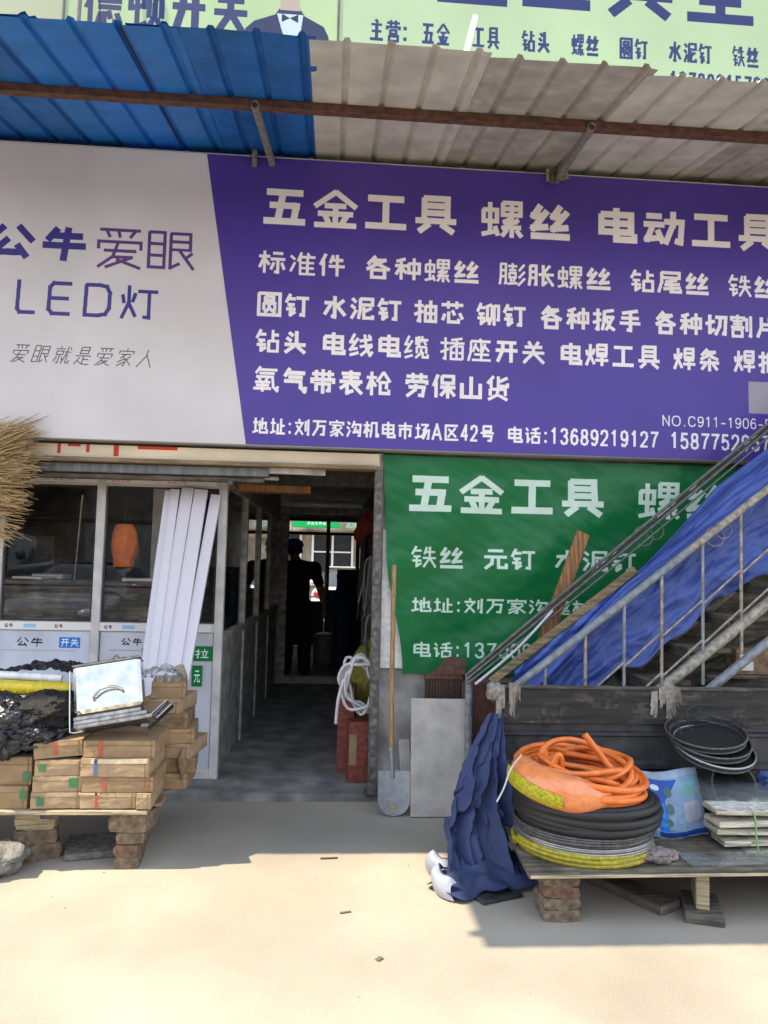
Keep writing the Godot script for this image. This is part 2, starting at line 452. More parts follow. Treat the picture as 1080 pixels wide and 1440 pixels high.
		for side in ([1.0] if thick <= 0.0 else [1.0, -1.0]):
			for j in nv:
				for i in nu:
					var o: float = thick * 0.5 * side
					var n00: Vector3 = N[j][i]
					var n10: Vector3 = N[j][i + 1]
					var n11: Vector3 = N[j + 1][i + 1]
					var n01: Vector3 = N[j + 1][i]
					var a: Vector3 = P[j][i] + n00 * o
					var b: Vector3 = P[j][i + 1] + n10 * o
					var c: Vector3 = P[j + 1][i + 1] + n11 * o
					var d: Vector3 = P[j + 1][i] + n01 * o
					if flat:
						var fn := ((d - a).cross(b - a)).normalized()
						n00 = fn; n10 = fn; n11 = fn; n01 = fn
					var ua := Vector2(float(i) / nu, float(j) / nv)
					var ub := Vector2(float(i + 1) / nu, float(j) / nv)
					var uc := Vector2(float(i + 1) / nu, float(j + 1) / nv)
					var ud := Vector2(float(i) / nu, float(j + 1) / nv)
					if uvf != null:
						ua = uvf.call(P[j][i]); ub = uvf.call(P[j][i + 1]); uc = uvf.call(P[j + 1][i + 1]); ud = uvf.call(P[j + 1][i])
					tri(a, b, c, n00 * side, n10 * side, n11 * side, ua, ub, uc)
					tri(a, c, d, n00 * side, n11 * side, n01 * side, ua, uc, ud)
		return self
	# a flat outline (in the plane of u and v) pushed out to a thickness
	func prism(poly: PackedVector2Array, o: Vector3, u: Vector3, v: Vector3, depth: float) -> MB:
		var w := u.cross(v).normalized()
		var idx := Geometry2D.triangulate_polygon(poly)
		for s in [0.0, 1.0]:
			var n := w * (1.0 if s > 0 else -1.0)
			for k in range(0, idx.size(), 3):
				var q := []
				for m in 3:
					var p2 := poly[idx[k + m]]
					q.append(o + u * p2.x + v * p2.y + w * depth * s)
				tri(q[0], q[1], q[2], n, n, n, poly[idx[k]], poly[idx[k + 1]], poly[idx[k + 2]])
		var area := 0.0
		for i in poly.size():
			var a := poly[i]
			var b := poly[(i + 1) % poly.size()]
			area += a.x * b.y - b.x * a.y
		for i in poly.size():
			var a := poly[i]
			var b := poly[(i + 1) % poly.size()]
			var e := (b - a).normalized()
			var n2 := Vector2(e.y, -e.x) * signf(area)
			var n := u * n2.x + v * n2.y
			var A := o + u * a.x + v * a.y
			var B := o + u * b.x + v * b.y
			quad(A, B, B + w * depth, A + w * depth, n.normalized(), Vector2.ZERO, Vector2(a.distance_to(b), depth))
		return self
	# a lumpy ball
	func lump(c: Vector3, r: Vector3, bs: Basis, wob: float, fq: float, noise: FastNoiseLite, seg := 28, off := 0.0, knobs := 0.0, kf := 40.0, crease := 0.0) -> MB:
		var f := func(u: float, v: float) -> Vector3:
			var th := u * TAU
			var ph := v * PI
			var d := Vector3(sin(ph) * cos(th), cos(ph), sin(ph) * sin(th))
			var k := 1.0 + wob * noise.get_noise_3d(d.x * fq + off, d.y * fq + off * 2.0, d.z * fq) - crease * absf(noise.get_noise_3d(d.x * fq * 2.3 + off * 3.0, d.y * fq * 2.3, d.z * fq * 2.3 + off)) - 0.5 * crease * absf(noise.get_noise_3d(d.x * fq * 5.1, d.y * fq * 5.1 + off, d.z * fq * 5.1))
			if knobs > 0.0:
				k += knobs * absf(sin(th * kf * 0.5) * sin(ph * kf * 0.5))
			return c + bs * (d * r * k)
		return sheet(f, seg, seg / 2, 0.0)
	func done() -> Mesh:
		st.index()
		return st.commit()

func mb() -> MB:
	return MB.new()

func numbered(called: String) -> String:
	used[called] = used.get(called, -1) + 1
	return called if used[called] == 0 else "%s_%03d" % [called, used[called]]

func tag(o: Node3D, label: String, category: String, group := "", kind := "") -> Node3D:
	if label: o.set_meta("label", label)
	if category: o.set_meta("category", category)
	if group: o.set_meta("group", group)
	if kind: o.set_meta("kind", kind)
	return o

func thing(called: String, label: String, category: String, at := Vector3.ZERO, group := "") -> Node3D:
	var o := Node3D.new()
	o.name = numbered(called)
	add_child(o, true)
	o.position = at
	tag(o, label, category, group)
	return o

func part(parent: Node3D, called: String, m: Variant, material: Material, label := "") -> MeshInstance3D:
	var o := MeshInstance3D.new()
	o.name = called
	o.mesh = m.done() if m is MB else m
	o.material_override = material
	parent.add_child(o, true)
	if label: o.set_meta("label", label)
	return o

func single(called: String, m: Variant, material: Material, label: String, category: String, group := "") -> MeshInstance3D:
	var o := part(self, numbered(called), m, material)
	tag(o, label, category, group)
	return o

func structure(called: String, m: Variant, material: Material) -> MeshInstance3D:
	var o := part(self, numbered(called), m, material)
	o.set_meta("kind", "structure")
	return o

func v3(x: float, y: float, z: float) -> Vector3:
	return Vector3(x, y, z)

func path(list: Array) -> PackedVector3Array:
	var out := PackedVector3Array()
	for p: Vector3 in list:
		out.append(p)
	return out

# a smooth path through points
func smooth(list: Array, steps := 6) -> PackedVector3Array:
	var out := PackedVector3Array()
	for i in list.size() - 1:
		var p0: Vector3 = list[maxi(i - 1, 0)]
		var p1: Vector3 = list[i]
		var p2: Vector3 = list[i + 1]
		var p3: Vector3 = list[mini(i + 2, list.size() - 1)]
		for k in steps:
			out.append(p1.cubic_interpolate(p2, p0, p3, float(k) / steps))
	out.append(list[list.size() - 1])
	return out

func ring(c: Vector3, r: float, bs: Basis, n := 28, wob := 0.0) -> PackedVector3Array:
	var out := PackedVector3Array()
	for i in n:
		var a := TAU * i / n
		out.append(c + bs * (Vector3(cos(a), 0, sin(a)) * (r + wob * sin(a * 3.0 + r * 40.0))))
	return out

# ---------------------------------------------------------------- textures: grey patterns that multiply a colour
func pattern(sz: int, f: Callable) -> ImageTexture:
	var im := Image.create(sz, sz, false, Image.FORMAT_L8)
	for y in sz:
		for x in sz:
			var g: float = clampf(f.call(x, y), 0.0, 1.0)
			im.set_pixel(x, y, Color(g, g, g))
	return ImageTexture.create_from_image(im)

func cloud(sd: int, fq: float, oct: int, lo: float, hi: float, power := 1.0, sz := 512) -> ImageTexture:
	var n := FastNoiseLite.new()
	n.seed = sd
	n.frequency = fq
	n.fractal_octaves = oct
	var im := n.get_seamless_image(sz, sz)
	im.convert(Image.FORMAT_L8)
	var data := im.get_data()
	for i in data.size():
		data[i] = int(255.0 * clampf(lerpf(lo, hi, pow(data[i] / 255.0, power)), 0.0, 1.0))
	return ImageTexture.create_from_image(Image.create_from_data(sz, sz, false, Image.FORMAT_L8, data))

func make_textures() -> void:
	T.fine = cloud(1, 0.12, 4, 0.74, 1.0)
	T.grain = cloud(2, 0.35, 2, 0.6, 1.0)
	T.blotch = cloud(3, 0.012, 5, 0.55, 1.0)
	T.soft = cloud(4, 0.008, 4, 0.82, 1.0)
	T.scuff = cloud(5, 0.02, 6, 0.5, 1.12)
	T.speck = cloud(14, 0.22, 3, 0.86, 1.02)
	T.relief = cloud(6, 0.05, 5, 0.0, 1.0)
	T.dust = cloud(8, 0.006, 6, 0.8, 1.0)
	var wn := FastNoiseLite.new()
	wn.seed = 11
	wn.frequency = 1.0
	wn.fractal_octaves = 3
	T.wood = pattern(256, func(x, y): return 0.78 + 0.34 * wn.get_noise_2d(x * 0.12, y * 0.006) + 0.16 * wn.get_noise_2d(x * 0.5, y * 0.02 + 40.0))
	T.plank = pattern(256, func(x, y): return 0.78 + 0.34 * wn.get_noise_2d(y * 0.10, x * 0.005) + 0.16 * wn.get_noise_2d(y * 0.45, x * 0.018 + 40.0))
	T.streak = pattern(256, func(x, y): return 0.86 + 0.22 * wn.get_noise_2d(x * 0.06, y * 0.01 + 9.0) + 0.12 * wn.get_noise_2d(x * 0.3, y * 0.02))
	T.weave = pattern(128, func(x, y): return 0.5 + 0.25 * sin(x * TAU / 8.0) + 0.25 * sin(y * TAU / 8.0))
	# peeling: flakes with a hard outline
	T.peel = pattern(256, func(x, y):
		var k: float = wn.get_noise_2d(x * 0.02, y * 0.05) + 0.5 * wn.get_noise_2d(x * 0.12, y * 0.12)
		return 0.78 if k > 0.24 else (0.62 if k > 0.18 else 0.55 + 0.15 * wn.get_noise_2d(x * 0.4, y * 0.4)))

# colours are real-world base colours (linear)
func mat(key: String, c: Color, rough := 0.8, o := {}) -> StandardMaterial3D:
	var m := StandardMaterial3D.new()
	m.resource_name = key
	m.albedo_color = c.linear_to_srgb()
	m.roughness = rough
	m.metallic = o.get("metal", 0.0)
	m.metallic_specular = o.get("spec", 0.5)
	if o.has("tex"):
		m.albedo_texture = T[o.tex]
		m.uv1_triplanar = o.get("tri", true)
		m.uv1_world_triplanar = o.get("world", false)
		m.uv1_scale = o.sc if o.get("sc") is Vector3 else Vector3.ONE * o.get("sc", 1.0)
	if o.has("bump"):
		m.heightmap_enabled = true
		m.heightmap_texture = T[o.bump]
		m.heightmap_scale = o.get("bh", 0.3)
		m.uv1_triplanar = o.get("tri", true)
		m.uv1_world_triplanar = o.get("world", false)
		if not o.has("tex"):
			m.uv1_scale = Vector3.ONE * o.get("sc", 1.0)
	if o.has("rough"):
		m.roughness_texture = T[o.rough]
		m.roughness_texture_channel = BaseMaterial3D.TEXTURE_CHANNEL_RED
	if o.has("detail"):
		m.detail_enabled = true
		m.detail_blend_mode = BaseMaterial3D.BLEND_MODE_MUL
		m.detail_albedo = T[o.detail]
		m.detail_uv_layer = BaseMaterial3D.DETAIL_UV_2
		m.uv2_triplanar = true
		m.uv2_world_triplanar = o.get("world", false)
		m.uv2_scale = Vector3.ONE * o.get("dsc", 0.3)
	if o.has("coat"):
		m.clearcoat_enabled = true
		m.clearcoat = o.coat
		m.clearcoat_roughness = 0.08
	if o.has("rim"):
		m.rim_enabled = true
		m.rim = o.rim
		m.rim_tint = 0.5
	if o.has("back"):
		m.backlight_enabled = true
		m.backlight = o.back
	if o.has("alpha"):
		m.transparency = BaseMaterial3D.TRANSPARENCY_ALPHA
		m.albedo_color.a = o.alpha
	if o.get("vc", false):
		m.vertex_color_use_as_albedo = true
	M[key] = m
	return m

func printed(key: String, im: Image, rough := 0.5, o := {}) -> StandardMaterial3D:
	var m := StandardMaterial3D.new()
	m.resource_name = key
	m.albedo_texture = ImageTexture.create_from_image(im)
	m.texture_repeat = false
	m.roughness = rough
	m.metallic_specular = o.get("spec", 0.4)
	M[key] = m
	return m

func make_materials() -> void:
	mat("concrete", Color(0.44, 0.388, 0.318), 0.93, {"tex": "dust", "sc": 0.21, "world": true, "bump": "relief", "bh": 0.12, "detail": "speck", "dsc": 0.9})
	mat("slab", Color(0.42, 0.405, 0.38), 0.88, {"tex": "blotch", "sc": 0.5, "world": true, "bump": "relief", "bh": 0.25, "detail": "fine", "dsc": 2.0})
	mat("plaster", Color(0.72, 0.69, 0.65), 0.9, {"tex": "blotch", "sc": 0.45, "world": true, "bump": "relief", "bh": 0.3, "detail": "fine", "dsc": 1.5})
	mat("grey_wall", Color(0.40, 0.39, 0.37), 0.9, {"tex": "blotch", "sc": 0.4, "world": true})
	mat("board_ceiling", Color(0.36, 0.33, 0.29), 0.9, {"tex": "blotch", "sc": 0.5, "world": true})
	mat("blue_sheet", Color(0.018, 0.22, 0.74), 0.45, {"tex": "soft", "sc": 1.0, "back": Color(0.3, 0.45, 0.6)})
	mat("blue_sheet_worn", Color(0.02, 0.205, 0.68), 0.55, {"tex": "soft", "sc": 0.6, "detail": "dust", "dsc": 2.0, "back": Color(0.3, 0.42, 0.55)})
	mat("grey_sheet", Color(0.64, 0.63, 0.59), 0.5, {"tex": "soft", "sc": 0.9, "back": Color(0.3, 0.3, 0.28)})
	mat("grey_sheet_worn", Color(0.60, 0.58, 0.53), 0.55, {"tex": "soft", "sc": 0.7, "detail": "dust", "dsc": 2.0, "back": Color(0.3, 0.29, 0.26)})
	mat("rust_paint", Color(0.20, 0.085, 0.058), 0.75, {"tex": "blotch", "sc": 2.0, "detail": "fine", "dsc": 4.0})
	mat("zinc", Color(0.36, 0.37, 0.37), 0.45, {"metal": 0.6, "tex": "blotch", "sc": 3.0})
	mat("old_pipe", Color(0.30, 0.29, 0.27), 0.6, {"tex": "blotch", "sc": 3.0})
	mat("sign_edge", Color(0.45, 0.45, 0.46), 0.5)
	mat("pvc", Color(0.62, 0.61, 0.60), 0.35, {"tex": "soft", "sc": 1.4, "coat": 0.15})
	mat("pvc_dirty", Color(0.62, 0.60, 0.56), 0.55, {"tex": "blotch", "sc": 1.2})
	mat("pvc_panel_grey", Color(0.55, 0.53, 0.50), 0.6, {"tex": "blotch", "sc": 0.9})
	mat("pvc_profile", Color(0.60, 0.565, 0.62), 0.35)
	mat("gasket", Color(0.03, 0.03, 0.03), 0.7)
	mat("glass", Color(0.05, 0.06, 0.055), 0.015, {"alpha": 0.03})
	mat("film", Color(0.82, 0.9, 0.95), 0.16, {"alpha": 0.05})
	mat("kraft", Color(0.46, 0.305, 0.165), 0.85, {"tex": "soft", "sc": 2.0, "detail": "fine", "dsc": 3.0})
	mat("kraft_pale", Color(0.54, 0.385, 0.23), 0.85, {"tex": "soft", "sc": 1.6, "detail": "fine", "dsc": 3.0})
	mat("kraft_dark", Color(0.45, 0.30, 0.165), 0.88, {"tex": "blotch", "sc": 2.0, "detail": "fine", "dsc": 3.0})
	mat("flap_edge", Color(0.30, 0.19, 0.10), 0.9, {"tex": "fine", "sc": 4.0})
	mat("red_tape", Color(0.55, 0.10, 0.05), 0.45, {"tex": "fine", "sc": 6.0})
	mat("blue_tape", Color(0.10, 0.16, 0.40), 0.4, {"tex": "fine", "sc": 6.0})
	mat("green_label", Color(0.05, 0.22, 0.09), 0.6, {"tex": "fine", "sc": 5.0})
	mat("clear_tape", Color(0.62, 0.52, 0.36), 0.2, {"tex": "soft", "sc": 4.0})
	mat("timber", Color(0.42, 0.30, 0.17), 0.85, {"tex": "plank", "sc": Vector3(1.6, 1.6, 1.6), "detail": "fine", "dsc": 2.0})
	mat("timber_pale", Color(0.56, 0.46, 0.30), 0.8, {"tex": "plank", "sc": 2.0})
	mat("timber_orange", Color(0.54, 0.25, 0.085), 0.7, {"tex": "wood", "sc": 1.5, "detail": "fine", "dsc": 3.0})
	mat("timber_grey", Color(0.25, 0.21, 0.165), 0.9, {"tex": "plank", "sc": 1.5, "detail": "blotch", "dsc": 1.0})
	mat("timber_black", Color(0.15, 0.135, 0.12), 0.8, {"tex": "peel", "sc": 0.8, "detail": "plank", "dsc": 1.0})
	mat("plywood", Color(0.33, 0.275, 0.20), 0.85, {"tex": "plank", "sc": 0.9, "detail": "blotch", "dsc": 0.9})
	mat("strip_wood", Color(0.74, 0.68, 0.53), 0.75, {"tex": "plank", "sc": 2.5})
	mat("brick", Color(0.50, 0.37, 0.25), 0.95, {"tex": "blotch", "sc": 3.0, "bump": "relief", "bh": 0.5, "detail": "grain", "dsc": 5.0})
	mat("brick_red", Color(0.47, 0.28, 0.185), 0.95, {"tex": "blotch", "sc": 3.4, "bump": "relief", "bh": 0.5, "detail": "grain", "dsc": 5.0})
	mat("stone", Color(0.50, 0.48, 0.43), 0.95, {"tex": "blotch", "sc": 2.5, "bump": "relief", "bh": 0.6, "detail": "grain", "dsc": 3.0})
	mat("steel", Color(0.62, 0.62, 0.62), 0.16, {"metal": 1.0, "tex": "soft", "sc": 3.0})
	mat("steel_dull", Color(0.42, 0.40, 0.38), 0.35, {"metal": 1.0, "tex": "blotch", "sc": 3.0})
	mat("black_rubber", Color(0.018, 0.018, 0.02), 0.55, {"tex": "grain", "sc": 4.0})
	mat("black_weave", Color(0.035, 0.032, 0.036), 0.5, {"tex": "weave", "sc": 12.0, "bump": "weave", "bh": 0.5})
	mat("black_bag", Color(0.022, 0.023, 0.03), 0.28, {"tex": "soft", "sc": 2.0})
	mat("yellow_wrap", Color(0.72, 0.55, 0.02), 0.3, {"tex": "soft", "sc": 6.0})
	mat("yellow_wire", Color(0.55, 0.47, 0.03), 0.45, {"tex": "blotch", "sc": 5.0})
	mat("yellow_label", Color(0.60, 0.55, 0.02), 0.4, {"tex": "scuff", "sc": 7.0})
	mat("white_wrap", Color(0.75, 0.75, 0.74), 0.3, {"tex": "soft", "sc": 4.0})
	mat("orange_hose", Color(0.86, 0.21, 0.035), 0.38, {"tex": "soft", "sc": 4.0})
	mat("orange_wrap", Color(0.84, 0.27, 0.09), 0.22, {"tex": "soft", "sc": 5.0, "coat": 0.4})
	mat("wire_steel", Color(0.42, 0.42, 0.43), 0.4, {"metal": 0.8, "tex": "soft", "sc": 4.0})
	mat("wire_grey", Color(0.17, 0.17, 0.17), 0.5, {"metal": 0.5, "tex": "blotch", "sc": 4.0})
	mat("black_wire", Color(0.035, 0.037, 0.04), 0.5, {"metal": 0.3})
	mat("sieve_mesh", Color(0.07, 0.075, 0.075), 0.6, {"metal": 0.3, "tex": "weave", "sc": 14.0})
	mat("olive_pail", Color(0.06, 0.065, 0.05), 0.55, {"tex": "blotch", "sc": 3.0})
	mat("rag", Color(0.36, 0.29, 0.27), 0.95, {"tex": "blotch", "sc": 5.0, "rim": 0.4})
	mat("blue_tarp", Color(0.055, 0.10, 0.37), 0.5, {"tex": "soft", "sc": 1.6, "bump": "weave", "bh": 0.03})
	mat("navy_cloth", Color(0.035, 0.058, 0.17), 0.7, {"tex": "soft", "sc": 2.0, "rim": 0.25, "detail": "dust", "dsc": 1.2})
	mat("cloth_back", Color(0.29, 0.32, 0.40), 0.65, {"tex": "soft", "sc": 3.0})
	mat("rail_paint", Color(0.40, 0.45, 0.50), 0.45, {"tex": "blotch", "sc": 2.5, "detail": "fine", "dsc": 6.0})
	mat("rail_worn", Color(0.36, 0.33, 0.27), 0.6, {"tex": "scuff", "sc": 2.0})
	mat("iron", Color(0.12, 0.115, 0.11), 0.6, {"tex": "blotch", "sc": 3.0})
	mat("rebar", Color(0.20, 0.19, 0.175), 0.6, {"tex": "blotch", "sc": 3.0})
	mat("pole_paint", Color(0.26, 0.245, 0.225), 0.65, {"tex": "scuff", "sc": 1.6, "detail": "blotch", "dsc": 3.0})
	mat("dark_panel", Color(0.085, 0.088, 0.10), 0.45, {"tex": "blotch", "sc": 1.4, "detail": "dust", "dsc": 1.0})
	mat("torn_plastic", Color(0.38, 0.35, 0.31), 0.4, {"tex": "blotch", "sc": 4.0})
	mat("board_grey", Color(0.68, 0.635, 0.59), 0.7, {"tex": "soft", "sc": 1.3, "detail": "fine", "dsc": 2.0})
	mat("ash_handle", Color(0.48, 0.30, 0.13), 0.6, {"tex": "wood", "sc": 3.0})
	mat("shovel_steel", Color(0.32, 0.34, 0.36), 0.4, {"metal": 0.5, "tex": "soft", "sc": 4.0})
	mat("sticker", Color(0.55, 0.40, 0.08), 0.5, {"tex": "scuff", "sc": 9.0})
	mat("brown_leather", Color(0.14, 0.055, 0.033), 0.6, {"tex": "blotch", "sc": 3.0})
	mat("rattan", Color(0.12, 0.072, 0.042), 0.8, {"tex": "weave", "sc": 5.0})
	mat("grit", Color(0.34, 0.31, 0.27), 0.95)
	mat("straw", Color(1, 1, 1), 0.85, {"vc": true})
	mat("cream_board", Color(0.56, 0.50, 0.40), 0.6, {"tex": "streak", "sc": 0.8})
	mat("grey_profile", Color(0.17, 0.175, 0.185), 0.5, {"tex": "streak", "sc": 0.8})
	mat("white_hose", Color(0.66, 0.64, 0.66), 0.4, {"tex": "soft", "sc": 4.0})
	mat("red_box", Color(0.34, 0.075, 0.05), 0.6, {"tex": "blotch", "sc": 3.0})
	mat("olive_sack", Color(0.33, 0.28, 0.03), 0.7, {"tex": "blotch", "sc": 3.0, "bump": "weave", "bh": 0.1})
	mat("red_cloth", Color(0.38, 0.06, 0.045), 0.8, {"tex": "soft", "sc": 3.0})
	mat("black_goods", Color(0.03, 0.032, 0.034), 0.6)
	mat("grey_goods", Color(0.33, 0.33, 0.32), 0.5, {"tex": "blotch", "sc": 3.0})
	mat("orange_cloth", Color(0.80, 0.17, 0.02), 0.8, {"tex": "soft", "sc": 3.0})
	mat("white_board", Color(0.62, 0.60, 0.56), 0.7, {"tex": "soft", "sc": 1.0})
	mat("skin", Color(0.42, 0.26, 0.18), 0.55, {"tex": "soft", "sc": 6.0})
	mat("dark_shirt", Color(0.022, 0.022, 0.028), 0.85, {"tex": "fine", "sc": 5.0})
	mat("dark_trousers", Color(0.018, 0.018, 0.022), 0.85, {"tex": "fine", "sc": 5.0})
	mat("hair", Color(0.012, 0.010, 0.010), 0.5)
	mat("purple_cap", Color(0.16, 0.07, 0.52), 0.7, {"back": Color(0.3, 0.15, 0.8)})
	mat("far_wall", Color(0.52, 0.47, 0.38), 0.9, {"tex": "blotch", "sc": 0.2, "world": true})
	mat("far_wall_grey", Color(0.34, 0.33, 0.31), 0.9, {"tex": "blotch", "sc": 0.2, "world": true})
	mat("far_glass", Color(0.03, 0.035, 0.04), 0.08)
	mat("white_paint", Color(0.75, 0.75, 0.74), 0.3, {"coat": 0.8})
	mat("car_dark", Color(0.045, 0.038, 0.032), 0.3, {"coat": 1.0, "metal": 0.3})
	mat("van_grey", Color(0.03, 0.032, 0.036), 0.35, {"coat": 0.6})
	mat("brown_wall", Color(0.16, 0.14, 0.125), 0.9, {"tex": "blotch", "sc": 0.4, "world": true})
	mat("chrome", Color(0.75, 0.75, 0.76), 0.08, {"metal": 1.0})
	mat("lamp_glass", Color(0.55, 0.57, 0.58), 0.1, {"metal": 0.5})
	mat("tail_lamp", Color(0.45, 0.01, 0.015), 0.15)
	mat("tyre", Color(0.02, 0.02, 0.02), 0.85)
	mat("shutter", Color(0.22, 0.23, 0.24), 0.6, {"tex": "streak", "sc": 0.5})
	mat("green_vinyl", Color(0.02, 0.33, 0.13), 0.45)
	mat("leaf_litter", Color(0.20, 0.17, 0.12), 0.9, {"tex": "grain", "sc": 6.0})
	mat("label_white", Color(0.62, 0.62, 0.60), 0.6)
	mat("strap_green", Color(0.20, 0.42, 0.16), 0.5)

# ---------------------------------------------------------------- the setting
func build_ground() -> void:
	var g := mb()
	var f := func(u: float, v: float) -> Vector3:
		return v3(-150.0 + 300.0 * u, 0.0, 150.0 - 300.0 * v)
	g.sheet(f, 4, 4, 0.0)
	structure("ground", g, M.concrete)
	# raised floor of the shop, with a worn front edge
	var s := mb()
	var edge := PackedVector2Array([Vector2(-6.0, -9.2)])
	for i in 61:
		var x := -6.0 + 12.0 * i / 60.0
		edge.append(Vector2(x, -0.03 + 0.012 * bump_noise.get_noise_2d(x * 9.0, 2.0)))
	edge.append(Vector2(6.0, -9.2))
	s.prism(edge, v3(0, 0, 0), Vector3(1, 0, 0), Vector3(0, 0, 1), -0.05)
	structure("floor", s, M.slab)

func build_shop() -> void:
	var b := thing("shop_building", "two storey shop building with white plaster wall behind the signs", "building")
	part(b, "wall", mb().box(v3(3.18, 3.8, -0.21), v3(5.64, 7.5, 0.2)), M.plaster)
	part(b, "wall", mb().box(v3(-2.82, 4.95, -0.21), v3(6.36, 5.2, 0.2)), M.plaster)
	part(b, "wall", mb().box(v3(-4.85, 1.2, -0.3), v3(2.28, 2.3, 0.2)), M.plaster)
	part(b, "wall", mb().box(v3(-6.1, 3.75, -4.7), v3(0.2, 7.5, 9.0)), M.plaster)
	part(b, "wall", mb().box(v3(6.1, 3.75, -4.7), v3(0.2, 7.5, 9.0)), M.plaster)
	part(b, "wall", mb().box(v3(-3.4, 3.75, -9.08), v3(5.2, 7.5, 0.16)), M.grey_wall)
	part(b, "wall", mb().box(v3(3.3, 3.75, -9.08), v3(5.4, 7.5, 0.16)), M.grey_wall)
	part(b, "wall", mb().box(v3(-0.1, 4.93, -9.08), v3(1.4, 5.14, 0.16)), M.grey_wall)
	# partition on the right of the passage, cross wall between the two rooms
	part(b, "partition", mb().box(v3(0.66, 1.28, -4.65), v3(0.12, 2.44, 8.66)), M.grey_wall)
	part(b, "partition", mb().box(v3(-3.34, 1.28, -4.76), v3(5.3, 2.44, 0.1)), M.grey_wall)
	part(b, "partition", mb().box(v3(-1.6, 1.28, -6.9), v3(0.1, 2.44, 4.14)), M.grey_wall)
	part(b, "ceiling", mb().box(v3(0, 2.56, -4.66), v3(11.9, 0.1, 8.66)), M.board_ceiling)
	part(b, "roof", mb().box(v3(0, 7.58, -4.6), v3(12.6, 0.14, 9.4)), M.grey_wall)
	# inner door frame
	var fr := mb()
	fr.box(v3(-0.56, 1.09, -4.73), v3(0.12, 2.08, 0.08))
	fr.box(v3(0.0, 2.19, -4.73), v3(1.24, 0.09, 0.08))
	part(b, "door_frame", fr, M.pvc_dirty)
	part(b, "door_sill", mb().box(v3(0.0, 0.09, -4.68), v3(1.2, 0.08, 0.14)), M.board_grey)
	# back door: posts, transom, panes
	var bd := mb()
	for x in [-0.74, 0.0, 0.54]:
		bd.box(v3(x, 1.2, -9.02), v3(0.07, 2.3, 0.07))
	bd.box(v3(-0.1, 2.08, -9.02), v3(1.28, 0.06, 0.07))
	bd.box(v3(-0.1, 2.33, -9.02), v3(1.28, 0.06, 0.07))
	bd.box(v3(0.27, 0.62, -9.02), v3(0.5, 0.9, 0.05))
	bd.box(v3(-0.37, 0.46, -9.02), v3(0.66, 0.8, 0.05))
	part(b, "back_door_frame", bd, M.iron)
	part(b, "pane", mb().box(v3(0.27, 1.55, -9.02), v3(0.47, 0.9, 0.008)), M.glass)
	part(b, "door_handle", mb().bar(v3(-0.03, 0.9, -8.95), v3(-0.05, 1.7, -8.95), 0.014), M.steel_dull)
	# lamp box above the inner door, dull green
	single("fluorescent_fitting", mb().box(v3(0.0, 2.29, -4.62), v3(1.0, 0.05, 0.09), Basis.IDENTITY, 0.015), mat("pale_green", Color(0.35, 0.50, 0.42), 0.4), "unlit pale green lamp fitting above the inner doorway of the passage", "lamp")

func window_in(parent: Node3D, c: Vector3, w: float, h: float, bars: int) -> void:
	var f := mb()
	f.box(c + v3(0, h * 0.5, 0.02), v3(w + 0.12, 0.07, 0.1))
	f.box(c + v3(0, -h * 0.5, 0.02), v3(w + 0.12, 0.09, 0.16))
	for i in bars + 1:
		f.box(c + v3(-w * 0.5 + w * i / bars, 0, 0.02), v3(0.07, h - 0.08, 0.08))
	f.box(c + v3(0, h * 0.12, 0.02), v3(w - 0.08, 0.05, 0.07))
	var win := part(parent, "window", mb().box(c + v3(0, 0, -0.03), v3(w, h, 0.02)), M.far_glass)
	part(win, "frame", f, M.white_paint)

